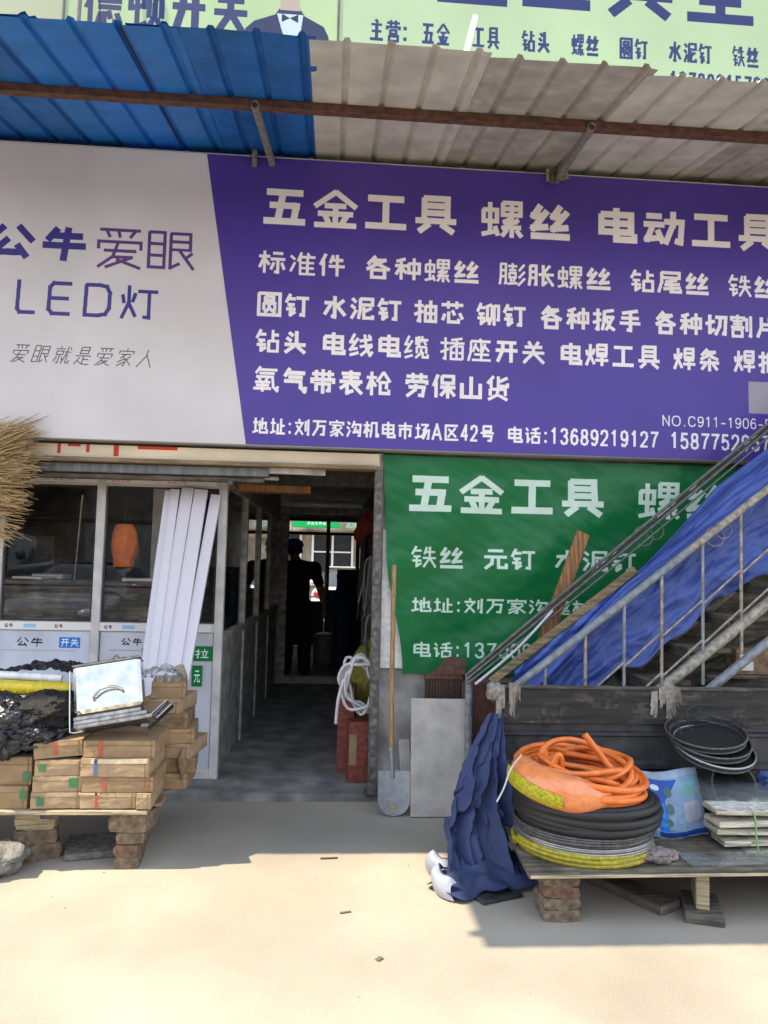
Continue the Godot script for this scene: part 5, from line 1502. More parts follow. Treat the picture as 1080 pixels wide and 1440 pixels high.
func make_person() -> void:
	var o := v3(-0.40, 0.05, -5.45)
	var p := thing("person", "person in dark clothes and purple cap standing with the back turned in the passage", "person", o)
	p.scale = Vector3(1.16, 1.0, 1.1)
	# skin: one continuous figure; x right, y up, the figure looks towards -z
	var m := mb()
	var sh := 0.19
	var body := [
		[v3(0, 0.95, 0), v3(0, 1.15, 0.01), 0.13, 0.12, 1.25], [v3(0, 1.15, 0.01), v3(0, 1.38, 0.0), 0.125, 0.135, 1.3],
		[v3(-sh, 1.42, 0), v3(sh, 1.42, 0), 0.065, 0.065], [v3(0, 1.42, 0), v3(-0.02, 1.53, -0.02), 0.06, 0.055],
	]
	for s in [-1.0, 1.0]:
		body.append([v3(0.085 * s, 0.93, 0), v3(0.10 * s, 0.52, -0.02), 0.088, 0.058])
		body.append([v3(0.10 * s, 0.52, -0.02), v3(0.105 * s, 0.09, 0.02), 0.055, 0.038])
		body.append([v3(0.105 * s, 0.045, 0.03), v3(0.12 * s, 0.035, -0.16), 0.042, 0.032])
	# left arm bent in front, right arm hanging with the elbow out
	body.append([v3(sh, 1.41, 0), v3(0.27, 1.14, 0.02), 0.052, 0.042])
	body.append([v3(0.27, 1.14, 0.02), v3(0.315, 0.88, -0.05), 0.041, 0.028])
	body.append([v3(-sh, 1.41, 0), v3(-0.255, 1.14, 0.03), 0.052, 0.042])
	body.append([v3(-0.255, 1.14, 0.03), v3(-0.20, 0.93, -0.13), 0.041, 0.028])
	limb_mesh(body, 0.018, 0.035, m)
	# hands
	for s in [1.0, -1.0]:
		var w: Vector3 = v3(0.315, 0.87, -0.052) if s > 0 else v3(-0.20, 0.92, -0.138)
		var dn: Vector3 = v3(0.08, -0.97, -0.2).normalized() if s > 0 else v3(0.2, -0.75, -0.6).normalized()
		var fw := v3(0, dn.z, -dn.y).normalized()
		var hand := [[w, w + dn * 0.085, 0.026, 0.03]]
		for f in 4:
			var base := w + dn * 0.08 + fw * (0.03 - 0.02 * f)
			var l: float = [0.066, 0.074, 0.068, 0.054][f]
			var mid := base + dn * l * 0.5 + v3(-0.006 * s, 0, 0)
			hand.append([base, mid, 0.0092, 0.0086])
			hand.append([mid, mid + dn * l * 0.5 + v3(-0.018 * s, 0, 0), 0.0086, 0.0074])
		hand.append([w + dn * 0.025 + fw * 0.022, w + dn * 0.06 + fw * 0.05 + v3(-0.012 * s, 0, 0), 0.0115, 0.01])
		hand.append([w + dn * 0.06 + fw * 0.05 + v3(-0.012 * s, 0, 0), w + dn * 0.092 + fw * 0.055 + v3(-0.02 * s, 0, 0), 0.01, 0.0085])
		limb_mesh(hand, 0.005, 0.006, m)
	# head: skull, jaw, nose, ears; turned away
	var hc := v3(-0.045, 1.64, -0.04)
	var head := [
		[hc + v3(0, 0.03, 0.02), hc + v3(0, 0.035, -0.02), 0.088, 0.086], [hc + v3(0, -0.02, -0.03), hc + v3(0, -0.075, -0.05), 0.068, 0.045],
		[hc + v3(0, 0.01, -0.105), hc + v3(0, -0.025, -0.118), 0.009, 0.015], [hc + v3(-0.02, -0.052, -0.092), hc + v3(0.02, -0.052, -0.092), 0.008, 0.008],
		[hc + v3(0.086, 0.012, 0.0), hc + v3(0.088, -0.02, -0.005), 0.014, 0.011], [hc + v3(-0.086, 0.012, 0.0), hc + v3(-0.088, -0.02, -0.005), 0.014, 0.011],
		[v3(-0.02, 1.50, -0.015), hc + v3(0, -0.05, 0.0), 0.056, 0.054],
	]
	limb_mesh(head, 0.009, 0.02, m)
	part(p, "body", m, M.skin)
	var sr := mb()
	limb_mesh([[v3(0, 0.90, 0), v3(0, 1.15, 0.01), 0.155, 0.14, 1.2], [v3(0, 1.15, 0.01), v3(0, 1.38, 0.0), 0.14, 0.15, 1.25], [v3(-sh, 1.425, 0), v3(sh, 1.425, 0), 0.08, 0.08], [v3(sh, 1.41, 0), v3(0.25, 1.22, 0.015), 0.07, 0.062], [v3(-sh, 1.41, 0), v3(-0.24, 1.22, 0.02), 0.07, 0.062]], 0.018, 0.04, sr)
	part(p, "shirt", sr, M.dark_shirt)
	var tr := mb()
	var legs := [[v3(0, 0.86, 0), v3(0, 0.98, 0), 0.145, 0.145, 1.2]]
	for s in [-1.0, 1.0]:
		legs.append([v3(0.085 * s, 0.90, 0), v3(0.10 * s, 0.52, -0.02), 0.105, 0.085])
		legs.append([v3(0.10 * s, 0.52, -0.02), v3(0.105 * s, 0.07, 0.02), 0.083, 0.072])
	limb_mesh(legs, 0.02, 0.03, tr)
	part(p, "trousers", tr, M.dark_trousers)
	part(p, "hair", mb().lump(hc + v3(0, 0.035, 0.012), v3(0.093, 0.095, 0.1), Basis.IDENTITY, 0.1, 3.0, bump_noise, 20), M.hair)
	var cp := mb()
	cp.lathe(PackedVector2Array([Vector2(0.104, 0.0), Vector2(0.105, 0.03), Vector2(0.09, 0.075), Vector2(0.05, 0.105), Vector2(0.0, 0.112)]), hc + v3(0, 0.06, 0.0))
	cp.box(hc + v3(0, 0.068, -0.13), v3(0.13, 0.008, 0.11))
	part(p, "cap", cp, M.purple_cap)
	for s in [-1.0, 1.0]:
		part(p, "shoe", mb().lump(v3(0.112 * s, 0.04, -0.06), v3(0.05, 0.042, 0.13), Basis.IDENTITY, 0.05, 2.0, bump_noise, 16), M.black_rubber)

# ---------------------------------------------------------------- goods on the left platform
func carton(label: String, c: Vector3, s: Vector3, turn: float, m: Material, extras := [], tilt := 0.0) -> Node3D:
	var o := thing("cardboard_box", label, "box", c, "cardboard boxes stacked on the left platform")
	o.rotation = Vector3(0, turn, tilt)
	# a soft, slightly bulging case with an overlapping lid edge
	var h := s * 0.5
	var f := func(face: int, u: float, v: float) -> Vector3:
		var a := lerpf(-1.0, 1.0, u)
		var b := lerpf(-1.0, 1.0, v)
		var puff := 0.004 * (1.0 - a * a) * (1.0 - b * b) + 0.0045 * bump_noise.get_noise_3d(a * 2.0 + c.x * 50.0, b * 2.0 + c.y * 50.0, face)
		match face:
			0: return v3(a * h.x, b * h.y, h.z + puff)
			1: return v3(a * h.x, b * h.y, -h.z - puff)
			2: return v3(h.x + puff, b * h.y, a * h.z)
			3: return v3(-h.x - puff, b * h.y, a * h.z)
			_: return v3(a * h.x, (h.y + puff) * (1.0 if face == 4 else -1.0), b * h.z)
	var b := mb()
	for face in 6:
		b.sheet(func(u, v): return f.call(face, u, v), 8, 8, 0.001)
	part(o, "case", b, m)
	part(o, "lid_seam", mb().box(v3(0, h.y * 0.46, h.z + 0.0035), v3(s.x * 0.985, 0.0025, 0.004), Basis.IDENTITY, 0.0008), M.flap_edge)
	part(o, "corner_seam", mb().box(v3(h.x - 0.018, 0, h.z + 0.0028), v3(0.002, s.y * 0.97, 0.004), Basis.IDENTITY, 0.0006), M.flap_edge)
	for e: Array in extras:
		# [name, x, width, height share, material]
		part(o, e[0], mb().box(v3(e[1], (1.0 - e[3]) * h.y * (e[5] if e.size() > 5 else 1.0), h.z + 0.0052), v3(e[2], s.y * e[3], 0.0012), Basis(Vector3.BACK, rng.randf_range(-0.03, 0.03)), 0.0003), e[4])
	return o

func brick(label: String, c: Vector3, s: Vector3, turn: float, m: Material, group: String) -> void:
	var b := mb()
	b.lump(Vector3.ZERO, Vector3.ONE, Basis.IDENTITY, 0.0, 1.0, bump_noise, 4)
	# a worn block: a box whose faces are pushed about
	var h := s * 0.5
	var mm := mb()
	for face in 6:
		var f := func(u: float, v: float) -> Vector3:
			var a := lerpf(-1.0, 1.0, u)
			var d := lerpf(-1.0, 1.0, v)
			var p: Vector3
			match face:
				0: p = v3(a, d, 1)
				1: p = v3(a, d, -1)
				2: p = v3(1, d, a)
				3: p = v3(-1, d, a)
				4: p = v3(a, 1, d)
				_: p = v3(a, -1, d)
			# round off corners, then chip
			var k := 1.0 - 0.045 * maxf(0.0, absf(p.x * p.y) + absf(p.y * p.z) + absf(p.x * p.z) - 1.2)
			var nn := bump_noise.get_noise_3d(p.x * 2.2 + c.x * 31.0, p.y * 2.2 + c.y * 57.0, p.z * 2.2 + c.z * 13.0)
			var nf := bump_noise.get_noise_3d(p.x * 7.0 + c.y * 91.0, p.y * 7.0, p.z * 7.0)
			var q := p * h * k
			return q + p * v3(0.006, 0.003, 0.006) * nn + p * 0.002 * nf
		mm.sheet(f, 7, 7, 0.0)
	var o := single("brick", mm, m, label, "brick", group)
	o.position = c
	o.rotation.y = turn

func build_left_goods() -> void:
	var d := thing("left_platform", "low plank platform on brick piles left of the entrance", "platform")
	for i in 6:
		var z := 1.045 - 0.142 * i
		part(d, "plank", mb().box(v3(-1.63 + rng.randf_range(-0.02, 0.02), 0.284 + rng.randf_range(-0.002, 0.002), z), v3(1.62 + rng.randf_range(-0.04, 0.03), 0.022, 0.132), Basis(Vector3.UP, rng.randf_range(-0.012, 0.012))), M.timber_pale if i == 0 else M.timber)
	for x in [-2.2, -1.3]:
		part(d, "batten", mb().box(v3(x, 0.262, 0.77), v3(0.09, 0.02, 0.66)), M.timber_grey)
	# right front pile of bricks
	var g := "bricks under the left platform"
	var ys := [0.03, 0.086, 0.143]
	brick("bottom brick of the front pile under the left platform", v3(-0.945, 0.029, 0.955), v3(0.115, 0.056, 0.2), 0.06, M.brick, g)
	brick("second brick up in the front pile under the left platform", v3(-0.94, 0.087, 0.96), v3(0.118, 0.056, 0.21), -0.05, M.brick_red, g)
	brick("third brick up in the front pile under the left platform", v3(-0.935, 0.145, 0.955), v3(0.135, 0.054, 0.2), 0.09, M.brick, g)
	brick("cracked wide brick on top of the front pile, left platform", v3(-0.93, 0.219, 0.97), v3(0.19, 0.088, 0.19), -0.1, M.brick, g)
	brick("bottom brick of the left pile beside the pale stone", v3(-1.42, 0.04, 0.88), v3(0.2, 0.078, 0.14), 0.5, M.brick, g)
	brick("middle brick of the left pile beside the pale stone", v3(-1.43, 0.118, 0.89), v3(0.2, 0.075, 0.13), 0.3, M.brick, g)
	brick("pale block on top of the left pile under the platform", v3(-1.42, 0.2025, 0.9), v3(0.19, 0.09, 0.14), 0.1, M.timber_pale, g)
	brick("dark brick standing far back under the left platform", v3(-1.05, 0.135, 0.5), v3(0.12, 0.26, 0.12), 0.2, M.brick, g)
	brick("dark brick far back at the left under the platform", v3(-2.1, 0.135, 0.6), v3(0.14, 0.26, 0.14), 0.1, M.brick, g)
	# slab and stone on the ground
	single("concrete_slab", mb().box(v3(-1.16, 0.018, 0.78), v3(0.3, 0.034, 0.3), Basis(Vector3.UP, 0.25), 0.006), M.stone, "flat concrete slab lying under the left platform", "slab")
	var stn := single("pale_stone", mb().lump(Vector3.ZERO, v3(0.17, 0.075, 0.13), Basis(Vector3.BACK, 0.15), 0.5, 1.3, bump_noise, 26, 5.0), M.stone, "pale broken stone at the left edge in the sun", "stone")
	stn.position = v3(-1.56, 0.06, 1.10)
	# boxes: middle column and right column
	var K: Material = M.kraft
	var L: Material = M.kraft_pale
	carton("bottom box of the right stack, long part, left platform", v3(-1.03, 0.340, 0.93), v3(0.262, 0.074, 0.33), 0.0, L, [["tape", -0.055, 0.012, 0.96, M.red_tape], ["clear_tape", -0.09, 0.1, 0.12, M.clear_tape]])
	carton("small square box at the right end of the bottom row", v3(-0.862, 0.339, 0.945), v3(0.07, 0.072, 0.32), 0.02, L)
	carton("second box up in the right stack with faint red print", v3(-0.99, 0.4165, 0.93), v3(0.338, 0.074, 0.33), 0.01, K, [["red_print", -0.06, 0.014, 0.9, M.red_tape], ["red_print", 0.13, 0.004, 0.9, M.red_tape]])
	carton("third box of the right stack with blue tape and glossy top", v3(-1.0, 0.4985, 0.935), v3(0.325, 0.084, 0.34), -0.015, L, [["blue_tape", -0.09, 0.016, 0.94, M.blue_tape], ["clear_tape", 0.02, 0.27, 0.26, M.clear_tape]])
	carton("top box of the right stack with a red tape mark", v3(-0.99, 0.5835, 0.925), v3(0.342, 0.08, 0.33), 0.01, K, [["tape", -0.088, 0.018, 0.97, M.red_tape]])
	carton("bottom box of the middle stack with green square", v3(-1.285, 0.341, 0.93), v3(0.232, 0.076, 0.33), 0.05, L, [["green_label", -0.07, 0.034, 0.5, M.green_label, -0.3]])
	carton("second box up in the middle stack, dark green square at right", v3(-1.283, 0.4185, 0.93), v3(0.228, 0.074, 0.33), 0.06, L, [["green_label", 0.075, 0.042, 0.6, M.green_label, 0.4]])
	carton("third box of the middle stack with faint green square", v3(-1.282, 0.494, 0.93), v3(0.222, 0.072, 0.33), 0.07, L, [["green_label", -0.075, 0.03, 0.5, M.green_label, 0.2]])
	carton("top box of the middle stack, tipped, with red mark", v3(-1.29, 0.580, 0.93), v3(0.226, 0.074, 0.32), 0.07, K, [["red_print", -0.01, 0.016, 0.8, M.red_tape]], 0.085)
	carton("upper large box of the left stack with green square", v3(-1.575, 0.472, 0.91), v3(0.33, 0.13, 0.32), 0.02, K, [["green_label", 0.142, 0.032, 0.34, M.green_label, -0.6]])
	carton("lower large box of the left stack with green square", v3(-1.575, 0.351, 0.92), v3(0.32, 0.105, 0.33), 0.0, K, [["green_label", 0.14, 0.03, 0.4, M.green_label, 0.5]])
	carton("box at the far left end of the platform", v3(-1.95, 0.39, 0.9), v3(0.36, 0.185, 0.34), -0.03, K)
	# the tall dusty stack behind, in shade
	for i in 7:
		var x: float = -0.845 + [0.0, 0.03, 0.05, 0.035, 0.015, 0.0, -0.01][i]
		carton(["lowest", "second", "third", "fourth", "fifth", "sixth", "topmost"][i] + " dusty brown box of the tall shaded stack at the back", v3(x, 0.338 + 0.079 * i, 0.60 + 0.012 * sin(i * 5.0)), v3(0.255 - 0.012 * i + 0.02 * sin(i * 3.1), 0.0765, 0.30), 0.16 * sin(i * 2.3), [M.kraft, M.kraft_dark, M.kraft_pale][i % 3])
	for i in 4:
		carton(["lowest", "second", "third", "topmost"][i] + " dusty box behind the stainless case", v3(-1.15, 0.338 + 0.079 * i, 0.60), v3(0.24, 0.0765, 0.26), 0.03 * cos(i * 2.0), M.kraft_dark)
	single("torn_paper", mb().lump(v3(-0.745, 0.44, 0.68), v3(0.035, 0.13, 0.10), Basis.IDENTITY, 0.35, 2.2, bump_noise, 26, 2.0), M.kraft_dark, "crumpled brown paper wrapped round the right side of the tall stack", "paper")
	single("kraft_roll", mb().bar(v3(-0.80, 0.852, 0.52), v3(-0.82, 0.915, 0.54), 0.028, 14), M.timber_pale, "stub of pale wood on top of the tall stack", "wood")
	var pf := func(u: float, v: float) -> Vector3:
		return v3(-1.02 + 0.24 * u, 0.868 + 0.045 * bump_noise.get_noise_2d(u * 5.0, v * 5.0) + 0.05 * sin(u * PI) * sin(v * PI), 0.45 + 0.25 * v)
	single("plastic_film", mb().sheet(pf, 20, 16, 0.0015), M.film, "crumpled clear plastic film on top of the tall stack", "film")
	# stainless steel case with trays below
	var o := thing("steel_case", "shiny stainless steel case with a curved handle on the right box stack", "case", v3(-1.065, 0.815, 1.01))
	o.scale = Vector3.ONE * 1.14
	o.rotation = Vector3(-0.34, 0.03, 0.17)
	var hull := mb()
	hull.box(v3(0, 0.05, 0.0), v3(0.285, 0.215, 0.10), Basis.IDENTITY, 0.014)
	part(o, "shell", hull, M.steel)
	part(o, "lip", mb().box(v3(0, 0.152, 0.006), v3(0.287, 0.012, 0.102), Basis.IDENTITY, 0.004), M.steel_dull)
	part(o, "handle", mb().tube(smooth([v3(-0.055, -0.01, 0.05), v3(-0.05, 0.005, 0.072), v3(-0.02, 0.028, 0.082), v3(0.03, 0.032, 0.08), v3(0.06, 0.018, 0.068), v3(0.068, 0.008, 0.05)]), 0.006, 8), M.steel)
	part(o, "dark_slot", mb().box(v3(0, -0.066, -0.005), v3(0.27, 0.02, 0.085)), M.gasket)
	for i in 3:
		var y := -0.088 - 0.017 * i
		var tray := mb()
		tray.box(v3(0.012 * i, y, 0.01), v3(0.275 + 0.02 * i, 0.004, 0.13), Basis.IDENTITY, 0.001)
		tray.box(v3(0.012 * i, y + 0.007, 0.075), v3(0.275 + 0.02 * i, 0.014, 0.004), Basis.IDENTITY, 0.001)
		tray.box(v3(0.012 * i + 0.138 + 0.01 * i, y + 0.007, 0.01), v3(0.004, 0.014, 0.13), Basis.IDENTITY, 0.001)
		part(o, "tray", tray, M.steel_dull)
	part(o, "wire_frame", mb().tube(smooth([v3(-0.15, 0.13, 0.06), v3(-0.152, -0.1, 0.08), v3(-0.145, -0.135, 0.085), v3(-0.10, -0.138, 0.085)]), 0.003, 6), M.steel)
	for i in 2:
		var st := thing("steel_strip", ["upper bright steel strip leaning right of the case", "lower bright steel strip leaning right of the case"][i], "strip")
		part(st, "strip", mb().beam(v3(-0.89 + 0.02 * i, 0.70 - 0.03 * i, 1.02), v3(-0.80 + 0.025 * i, 0.785 - 0.02 * i, 0.9), 0.028, 0.006, v3(-0.3, 0.8, 0.5)), M.steel)
	# dark sack with a knobbly weave, bag and yellow roll
	var mat_roll := mb()
	mat_roll.lump(v3(-1.39, 0.735, 0.93), v3(0.17, 0.10, 0.15), Basis(Vector3.BACK, 0.1), 0.25, 1.3, bump_noise, 110, 3.0, 0.05, 60.0)
	single("knobbly_sack", mat_roll, M.black_weave, "black knobbly woven bundle on the middle boxes", "bundle")
	single("dark_plastic_bag", mb().lump(v3(-1.62, 0.665, 0.99), v3(0.25, 0.165, 0.19), Basis.IDENTITY, 0.3, 1.3, bump_noise, 90, 9.0, 0.0, 40.0, 0.28), M.black_bag, "shiny black plastic bag at the left of the knobbly bundle", "bag")
	single("dark_plastic_lump", mb().lump(v3(-1.42, 0.63, 0.96), v3(0.17, 0.085, 0.17), Basis.IDENTITY, 0.3, 1.3, bump_noise, 80, 19.0, 0.0, 40.0, 0.28), M.black_bag, "slumped black plastic under the knobbly bundle", "bag")
	var yr := thing("yellow_roll", "yellow wrapped roll lying on the black bundle", "roll")
	part(yr, "wrapping", mb().tube(smooth([v3(-2.15, 0.85, 0.86), v3(-1.8, 0.848, 0.88), v3(-1.5, 0.842, 0.9), v3(-1.30, 0.836, 0.88)], 8), 0.036, 16), M.yellow_wrap)
	for i in 9:
		part(yr, "crease", mb().tube(smooth([v3(-1.95 + 0.065 * i, 0.825, 0.935), v3(-1.93 + 0.065 * i, 0.85, 0.925), v3(-1.90 + 0.065 * i, 0.878, 0.898)]), 0.004, 5), M.yellow_wrap)
	single("white_roll", mb().tube(smooth([v3(-2.2, 0.905, 0.84), v3(-1.75, 0.902, 0.85), v3(-1.36, 0.882, 0.84)], 6), 0.022, 12), M.white_wrap, "white wrapped roll lying behind the yellow roll", "roll")
	var bf := func(u: float, v: float) -> Vector3:
		return v3(-1.75 + 0.55 * u, 0.885 + 0.05 * sin(u * PI) + 0.035 * bump_noise.get_noise_2d(u * 6.0, v * 4.0), 0.55 + 0.28 * v)
	single("dark_film", mb().sheet(bf, 36, 18, 0.002), M.black_bag, "crumpled dark plastic sheet behind the yellow roll", "sheet")

# ---------------------------------------------------------------- between the door and the stair
func build_door_side() -> void:
	# shovel
	var s := thing("shovel", "steel shovel with an ash handle leaning upright beside the door post", "shovel")
	part(s, "handle", mb().tube(path([v3(0.423, 1.515, 0.12), v3(0.419, 0.9, 0.17), v3(0.422, 0.36, 0.215)]), 0.0155, 12), M.ash_handle)
	part(s, "socket", mb().tube(path([v3(0.422, 0.40, 0.213), v3(0.432, 0.22, 0.232)]), 0.019, 10, false, true, PackedFloat32Array([0.019, 0.012])), M.shovel_steel)
	var bl := func(u: float, v: float) -> Vector3:
		var w := 0.098 * (1.0 if v < 0.62 else sqrt(maxf(0.0, 1.0 - pow((v - 0.62) / 0.38, 2.0)) + 0.0001))
		var x := lerpf(-w, w, u)
		return v3(0.44 + x, 0.262 - 0.258 * v, 0.222 + 0.05 * v + 0.9 * x * x)
	part(s, "blade", mb().sheet(bl, 16, 20, 0.003), M.shovel_steel)
	part(s, "sticker", mb().box(v3(0.437, 0.06, 0.2675), v3(0.04, 0.022, 0.002), Basis(Vector3.RIGHT, -0.2), 0.0004), M.sticker)
	# grey board leaning on the wall
	single("grey_board", mb().box(v3(0.712, 0.348, 0.235), v3(0.344, 0.695, 0.018), Basis(Vector3.RIGHT, -0.13)), M.board_grey, "plain pale grey board leaning beside the blue cloth", "board")
	single("grey_panel_offcut", mb().box(v3(0.53, 0.21, 0.06), v3(0.07, 0.4, 0.014), Basis(Vector3.RIGHT, -0.16) * Basis(Vector3.BACK, 0.06)), M.board_grey, "narrow grey offcut behind the shovel", "board")
	# rattan chair back with a leather pad
	var c := thing("rattan_chair", "old brown chair with slatted back behind the grey board", "chair")
	for i in 6:
		part(c, "slat", mb().box(v3(0.655 + 0.04 * i, 0.70, 0.10), v3(0.022, 0.26, 0.012)), M.rattan)
	part(c, "back_panel", mb().box(v3(0.755, 0.70, 0.088), v3(0.24, 0.25, 0.008)), M.brown_leather)
	part(c, "back_rail", mb().box(v3(0.755, 0.815, 0.10), v3(0.25, 0.035, 0.022)), M.brown_leather)
	part(c, "back_rail", mb().box(v3(0.755, 0.60, 0.10), v3(0.25, 0.035, 0.022)), M.brown_leather)
	var ch := PackedVector2Array([Vector2(-0.11, 0), Vector2(0.11, 0), Vector2(0.115, 0.09), Vector2(0.05, 0.11), Vector2(0.0, 0.105), Vector2(-0.05, 0.05)])
	part(c, "head_pad", mb().prism(ch, v3(0.775, 0.832, 0.09), Vector3.RIGHT, Vector3.UP, 0.03), M.brown_leather)
	part(c, "seat", mb().box(v3(0.755, 0.42, 0.0), v3(0.28, 0.03, 0.12)), M.brown_leather)
	for x in [0.64, 0.87]:
		part(c, "leg", mb().box(v3(x, 0.29, 0.10), v3(0.03, 0.58, 0.03)), M.brown_leather)
		part(c, "leg", mb().box(v3(x, 0.20, -0.04), v3(0.03, 0.40, 0.03)), M.brown_leather)

# ---------------------------------------------------------------- the stair with its tarpaulin
func rail_at(x: float) -> float:
	return 0.893 + (x - 1.071) * 0.779

func build_stair() -> void:
	var s := thing("steel_staircase", "pale painted steel staircase rising to the right behind the dark counter", "staircase")
	var sl := 0.779
	part(s, "handrail", mb().tube(path([v3(1.02, rail_at(1.02), 0.82), v3(2.02, rail_at(2.02), 0.82)]), 0.022, 12), M.rail_paint)
	part(s, "handrail", mb().tube(path([v3(2.02, rail_at(2.02), 0.82), v3(3.9, rail_at(3.9), 0.82)]), 0.0215, 12), M.rail_worn)
	var bx := [1.2, 1.425, 1.644, 1.858, 2.095, 2.319, 2.55, 2.78, 3.0, 3.25]
	for i in bx.size():
		var x: float = bx[i]
		part(s, "baluster", mb().bar(v3(x, maxf(0.05, rail_at(x) - 0.80), 0.82), v3(x + 0.003, rail_at(x) - 0.015, 0.82), 0.0095, 8), M.rail_worn if i % 2 else M.rail_paint)
	for i in bx.size() - 1:
		for k in 2:
			var off: float = [-0.345, -0.565][k]
			var xa: float = bx[i]
			var xb: float = bx[i + 1]
			if rail_at(xa) + off > 0.1:
				part(s, "mid_rod", mb().bar(v3(xa, rail_at(xa) + off - 0.012, 0.822), v3(xb, rail_at(xb) + off + 0.012, 0.822), 0.0065, 6), M.rail_worn)
	# stringers and treads
	for z in [0.27, 0.80]:
		part(s, "stringer", mb().bar(v3(0.86, 0.08, z), v3(3.9, 0.08 + 3.04 * sl, z), 0.032, 12), M.rail_worn)
	part(s, "lower_pipe", mb().bar(v3(1.04, 0.02, 0.83), v3(3.9, 0.02 + 2.86 * sl, 0.83), 0.026, 12), M.rail_paint)
	for i in 13:
		var x := 0.98 + 0.235 * i
		var y := 0.16 + 0.183 * i
		var tr := part(s, "tread", mb().box(v3(x, y, 0.535), v3(0.25, 0.03, 0.50)), M.timber_grey)
		part(tr, "angle_iron", mb().box(v3(x - 0.118, y - 0.03, 0.535), v3(0.012, 0.03, 0.49)), M.iron)
	part(s, "post", mb().bar(v3(0.89, 0.0, 0.27), v3(0.885, 0.85, 0.27), 0.024, 12), M.rail_paint)
	part(s, "post", mb().bar(v3(3.86, 0.0, 0.27), v3(3.86, 3.36, 0.27), 0.03, 12), M.iron)
	part(s, "post", mb().bar(v3(3.86, 0.0, 0.82), v3(3.86, 3.1, 0.82), 0.03, 12), M.iron)
	part(s, "rear_handrail", mb().tube(path([v3(0.87, 0.825, 0.27), v3(3.86, 3.32, 0.27)]), 0.013, 10), M.iron)
	part(s, "landing", mb().box(v3(4.5, 2.55, 0.54), v3(1.3, 0.05, 0.62)), M.iron)
	# rods lying along the rear rail
	var rl := ["upper", "middle", "lower"]
	for i in 3:
		var dz := 0.30 + 0.022 * i
		var dy := 0.045 * (1 - i)
		single("steel_rod", mb().tube(smooth([v3(0.86, 0.83 + dy * 0.5, dz), v3(1.9, 1.69 + dy, dz + 0.01), v3(3.3, 2.86 + dy * 0.7, dz)], 6), 0.0105 - 0.002 * i, 7), M.rebar, rl[i] + " grey rod of the three lying along the rear stair rail", "rod", "rods along the rear stair rail")
	single("pale_rod", mb().tube(smooth([v3(0.90, 0.815, 0.40), v3(1.15, 1.02, 0.38), v3(1.38, 1.26, 0.36)], 5), 0.009, 7), M.white_hose, "short pale rod standing off the foot of the stair rail", "rod")
	# timber batten lying under the tarpaulin edge
	single("long_batten", mb().beam(v3(0.96, 0.855, 0.56), v3(1.80, 1.52, 0.60), 0.03, 0.045, Vector3.BACK), M.timber, "long weathered batten lying along the stair under the tarpaulin", "batten")
	# orange plank
	single("leaning_plank", mb().beam(v3(0.945, 0.005, 0.36), v3(1.633, 1.75, 0.17), 0.02, 0.088, v3(0, 0.1, 1)), M.timber_orange, "orange brown plank leaning against the green banner", "plank")
	# wire rings
	var rings := [[v3(1.995, 1.735, 0.255), 0.062], [v3(2.07, 1.775, 0.25), 0.06], [v3(2.18, 1.715, 0.80), 0.055], [v3(2.235, 1.755, 0.79), 0.05]]
	var rn := ["left wire ring of the pair hanging before the banner", "right wire ring of the pair hanging before the banner", "left wire ring of the pair on the blue tarpaulin", "right wire ring of the pair on the blue tarpaulin"]
	for i in 4:
		var rr: Array = rings[i]
		single("wire_ring", mb().tube(ring(rr[0], rr[1], Basis(Vector3.RIGHT, 1.45), 26), 0.0028, 5, true), M.torn_plastic, rn[i], "ring", "wire rings on the stair")
	# blue tarpaulin: an upper flap over the rail and a lower sheet
	var tops := [[1.05, 0.70], [1.49, 1.11], [1.98, 1.56], [2.435, 2.05], [2.78, 2.31], [3.7, 3.1]]
	var bots := [[1.05, 0.76], [1.24, 0.90], [1.729, 1.41], [2.02, 1.62], [2.275, 1.80], [2.53, 1.975], [3.7, 2.88]]
	var pick := func(list: Array, x: float) -> float:
		for i in list.size() - 1:
			if x <= list[i + 1][0]:
				return lerpf(list[i][1], list[i + 1][1], clampf((x - list[i][0]) / (list[i + 1][0] - list[i][0]), 0.0, 1.0))
		return list[list.size() - 1][1]
	var up := func(u: float, v: float) -> Vector3:
		var x := lerpf(1.05, 3.7, u)
		var y := lerpf(pick.call(tops, x), pick.call(bots, x), v)
		var z := lerpf(0.345, 0.73, v)
		var slack := bump_noise.get_noise_2d(u * 1.7 + 3.0, 1.0)
		# long folds running with the slope, broken by short creases
		var fold := 0.016 * sin(v * 11.0 + u * 5.0 + 4.0 * slack) + 0.022 * bump_noise.get_noise_2d(u * 3.0, v * 4.0) + 0.014 * (0.25 - absf(bump_noise.get_noise_2d(u * 5.0 + v * 1.5, v * 1.6 - u * 2.0))) + 0.005 * (0.25 - absf(bump_noise.get_noise_2d(u * 16.0 - v * 3.0, v * 4.0)))
		return v3(x, y + fold * 0.8 + 0.03 * sin(v * PI), z + fold)
	var lw := func(u: float, v: float) -> Vector3:
		var x := lerpf(1.08, 3.7, u)
		var head := rail_at(x) + 0.03
		var hem := 0.845 + (x - 1.609) * 0.705 + 0.03 * sin(x * 9.0) + 0.02 * sin(x * 23.0)
		var y := maxf(lerpf(head, hem, v), 0.32)
		var pull := bump_noise.get_noise_2d(u * 2.0, 7.0)
		var z := 0.585 + 0.035 * sin(v * 4.0 + u * 8.0 + 3.0 * pull) + 0.06 * bump_noise.get_noise_2d(u * 5.0 + 5.0, v * 2.2) + 0.035 * (0.25 - absf(bump_noise.get_noise_2d(u * 3.5 + v * 1.6, v * 1.2 - u * 2.0))) + 0.006 * (0.25 - absf(bump_noise.get_noise_2d(u * 15.0 - v * 2.0, v * 3.0)))
		return v3(x, y, z)
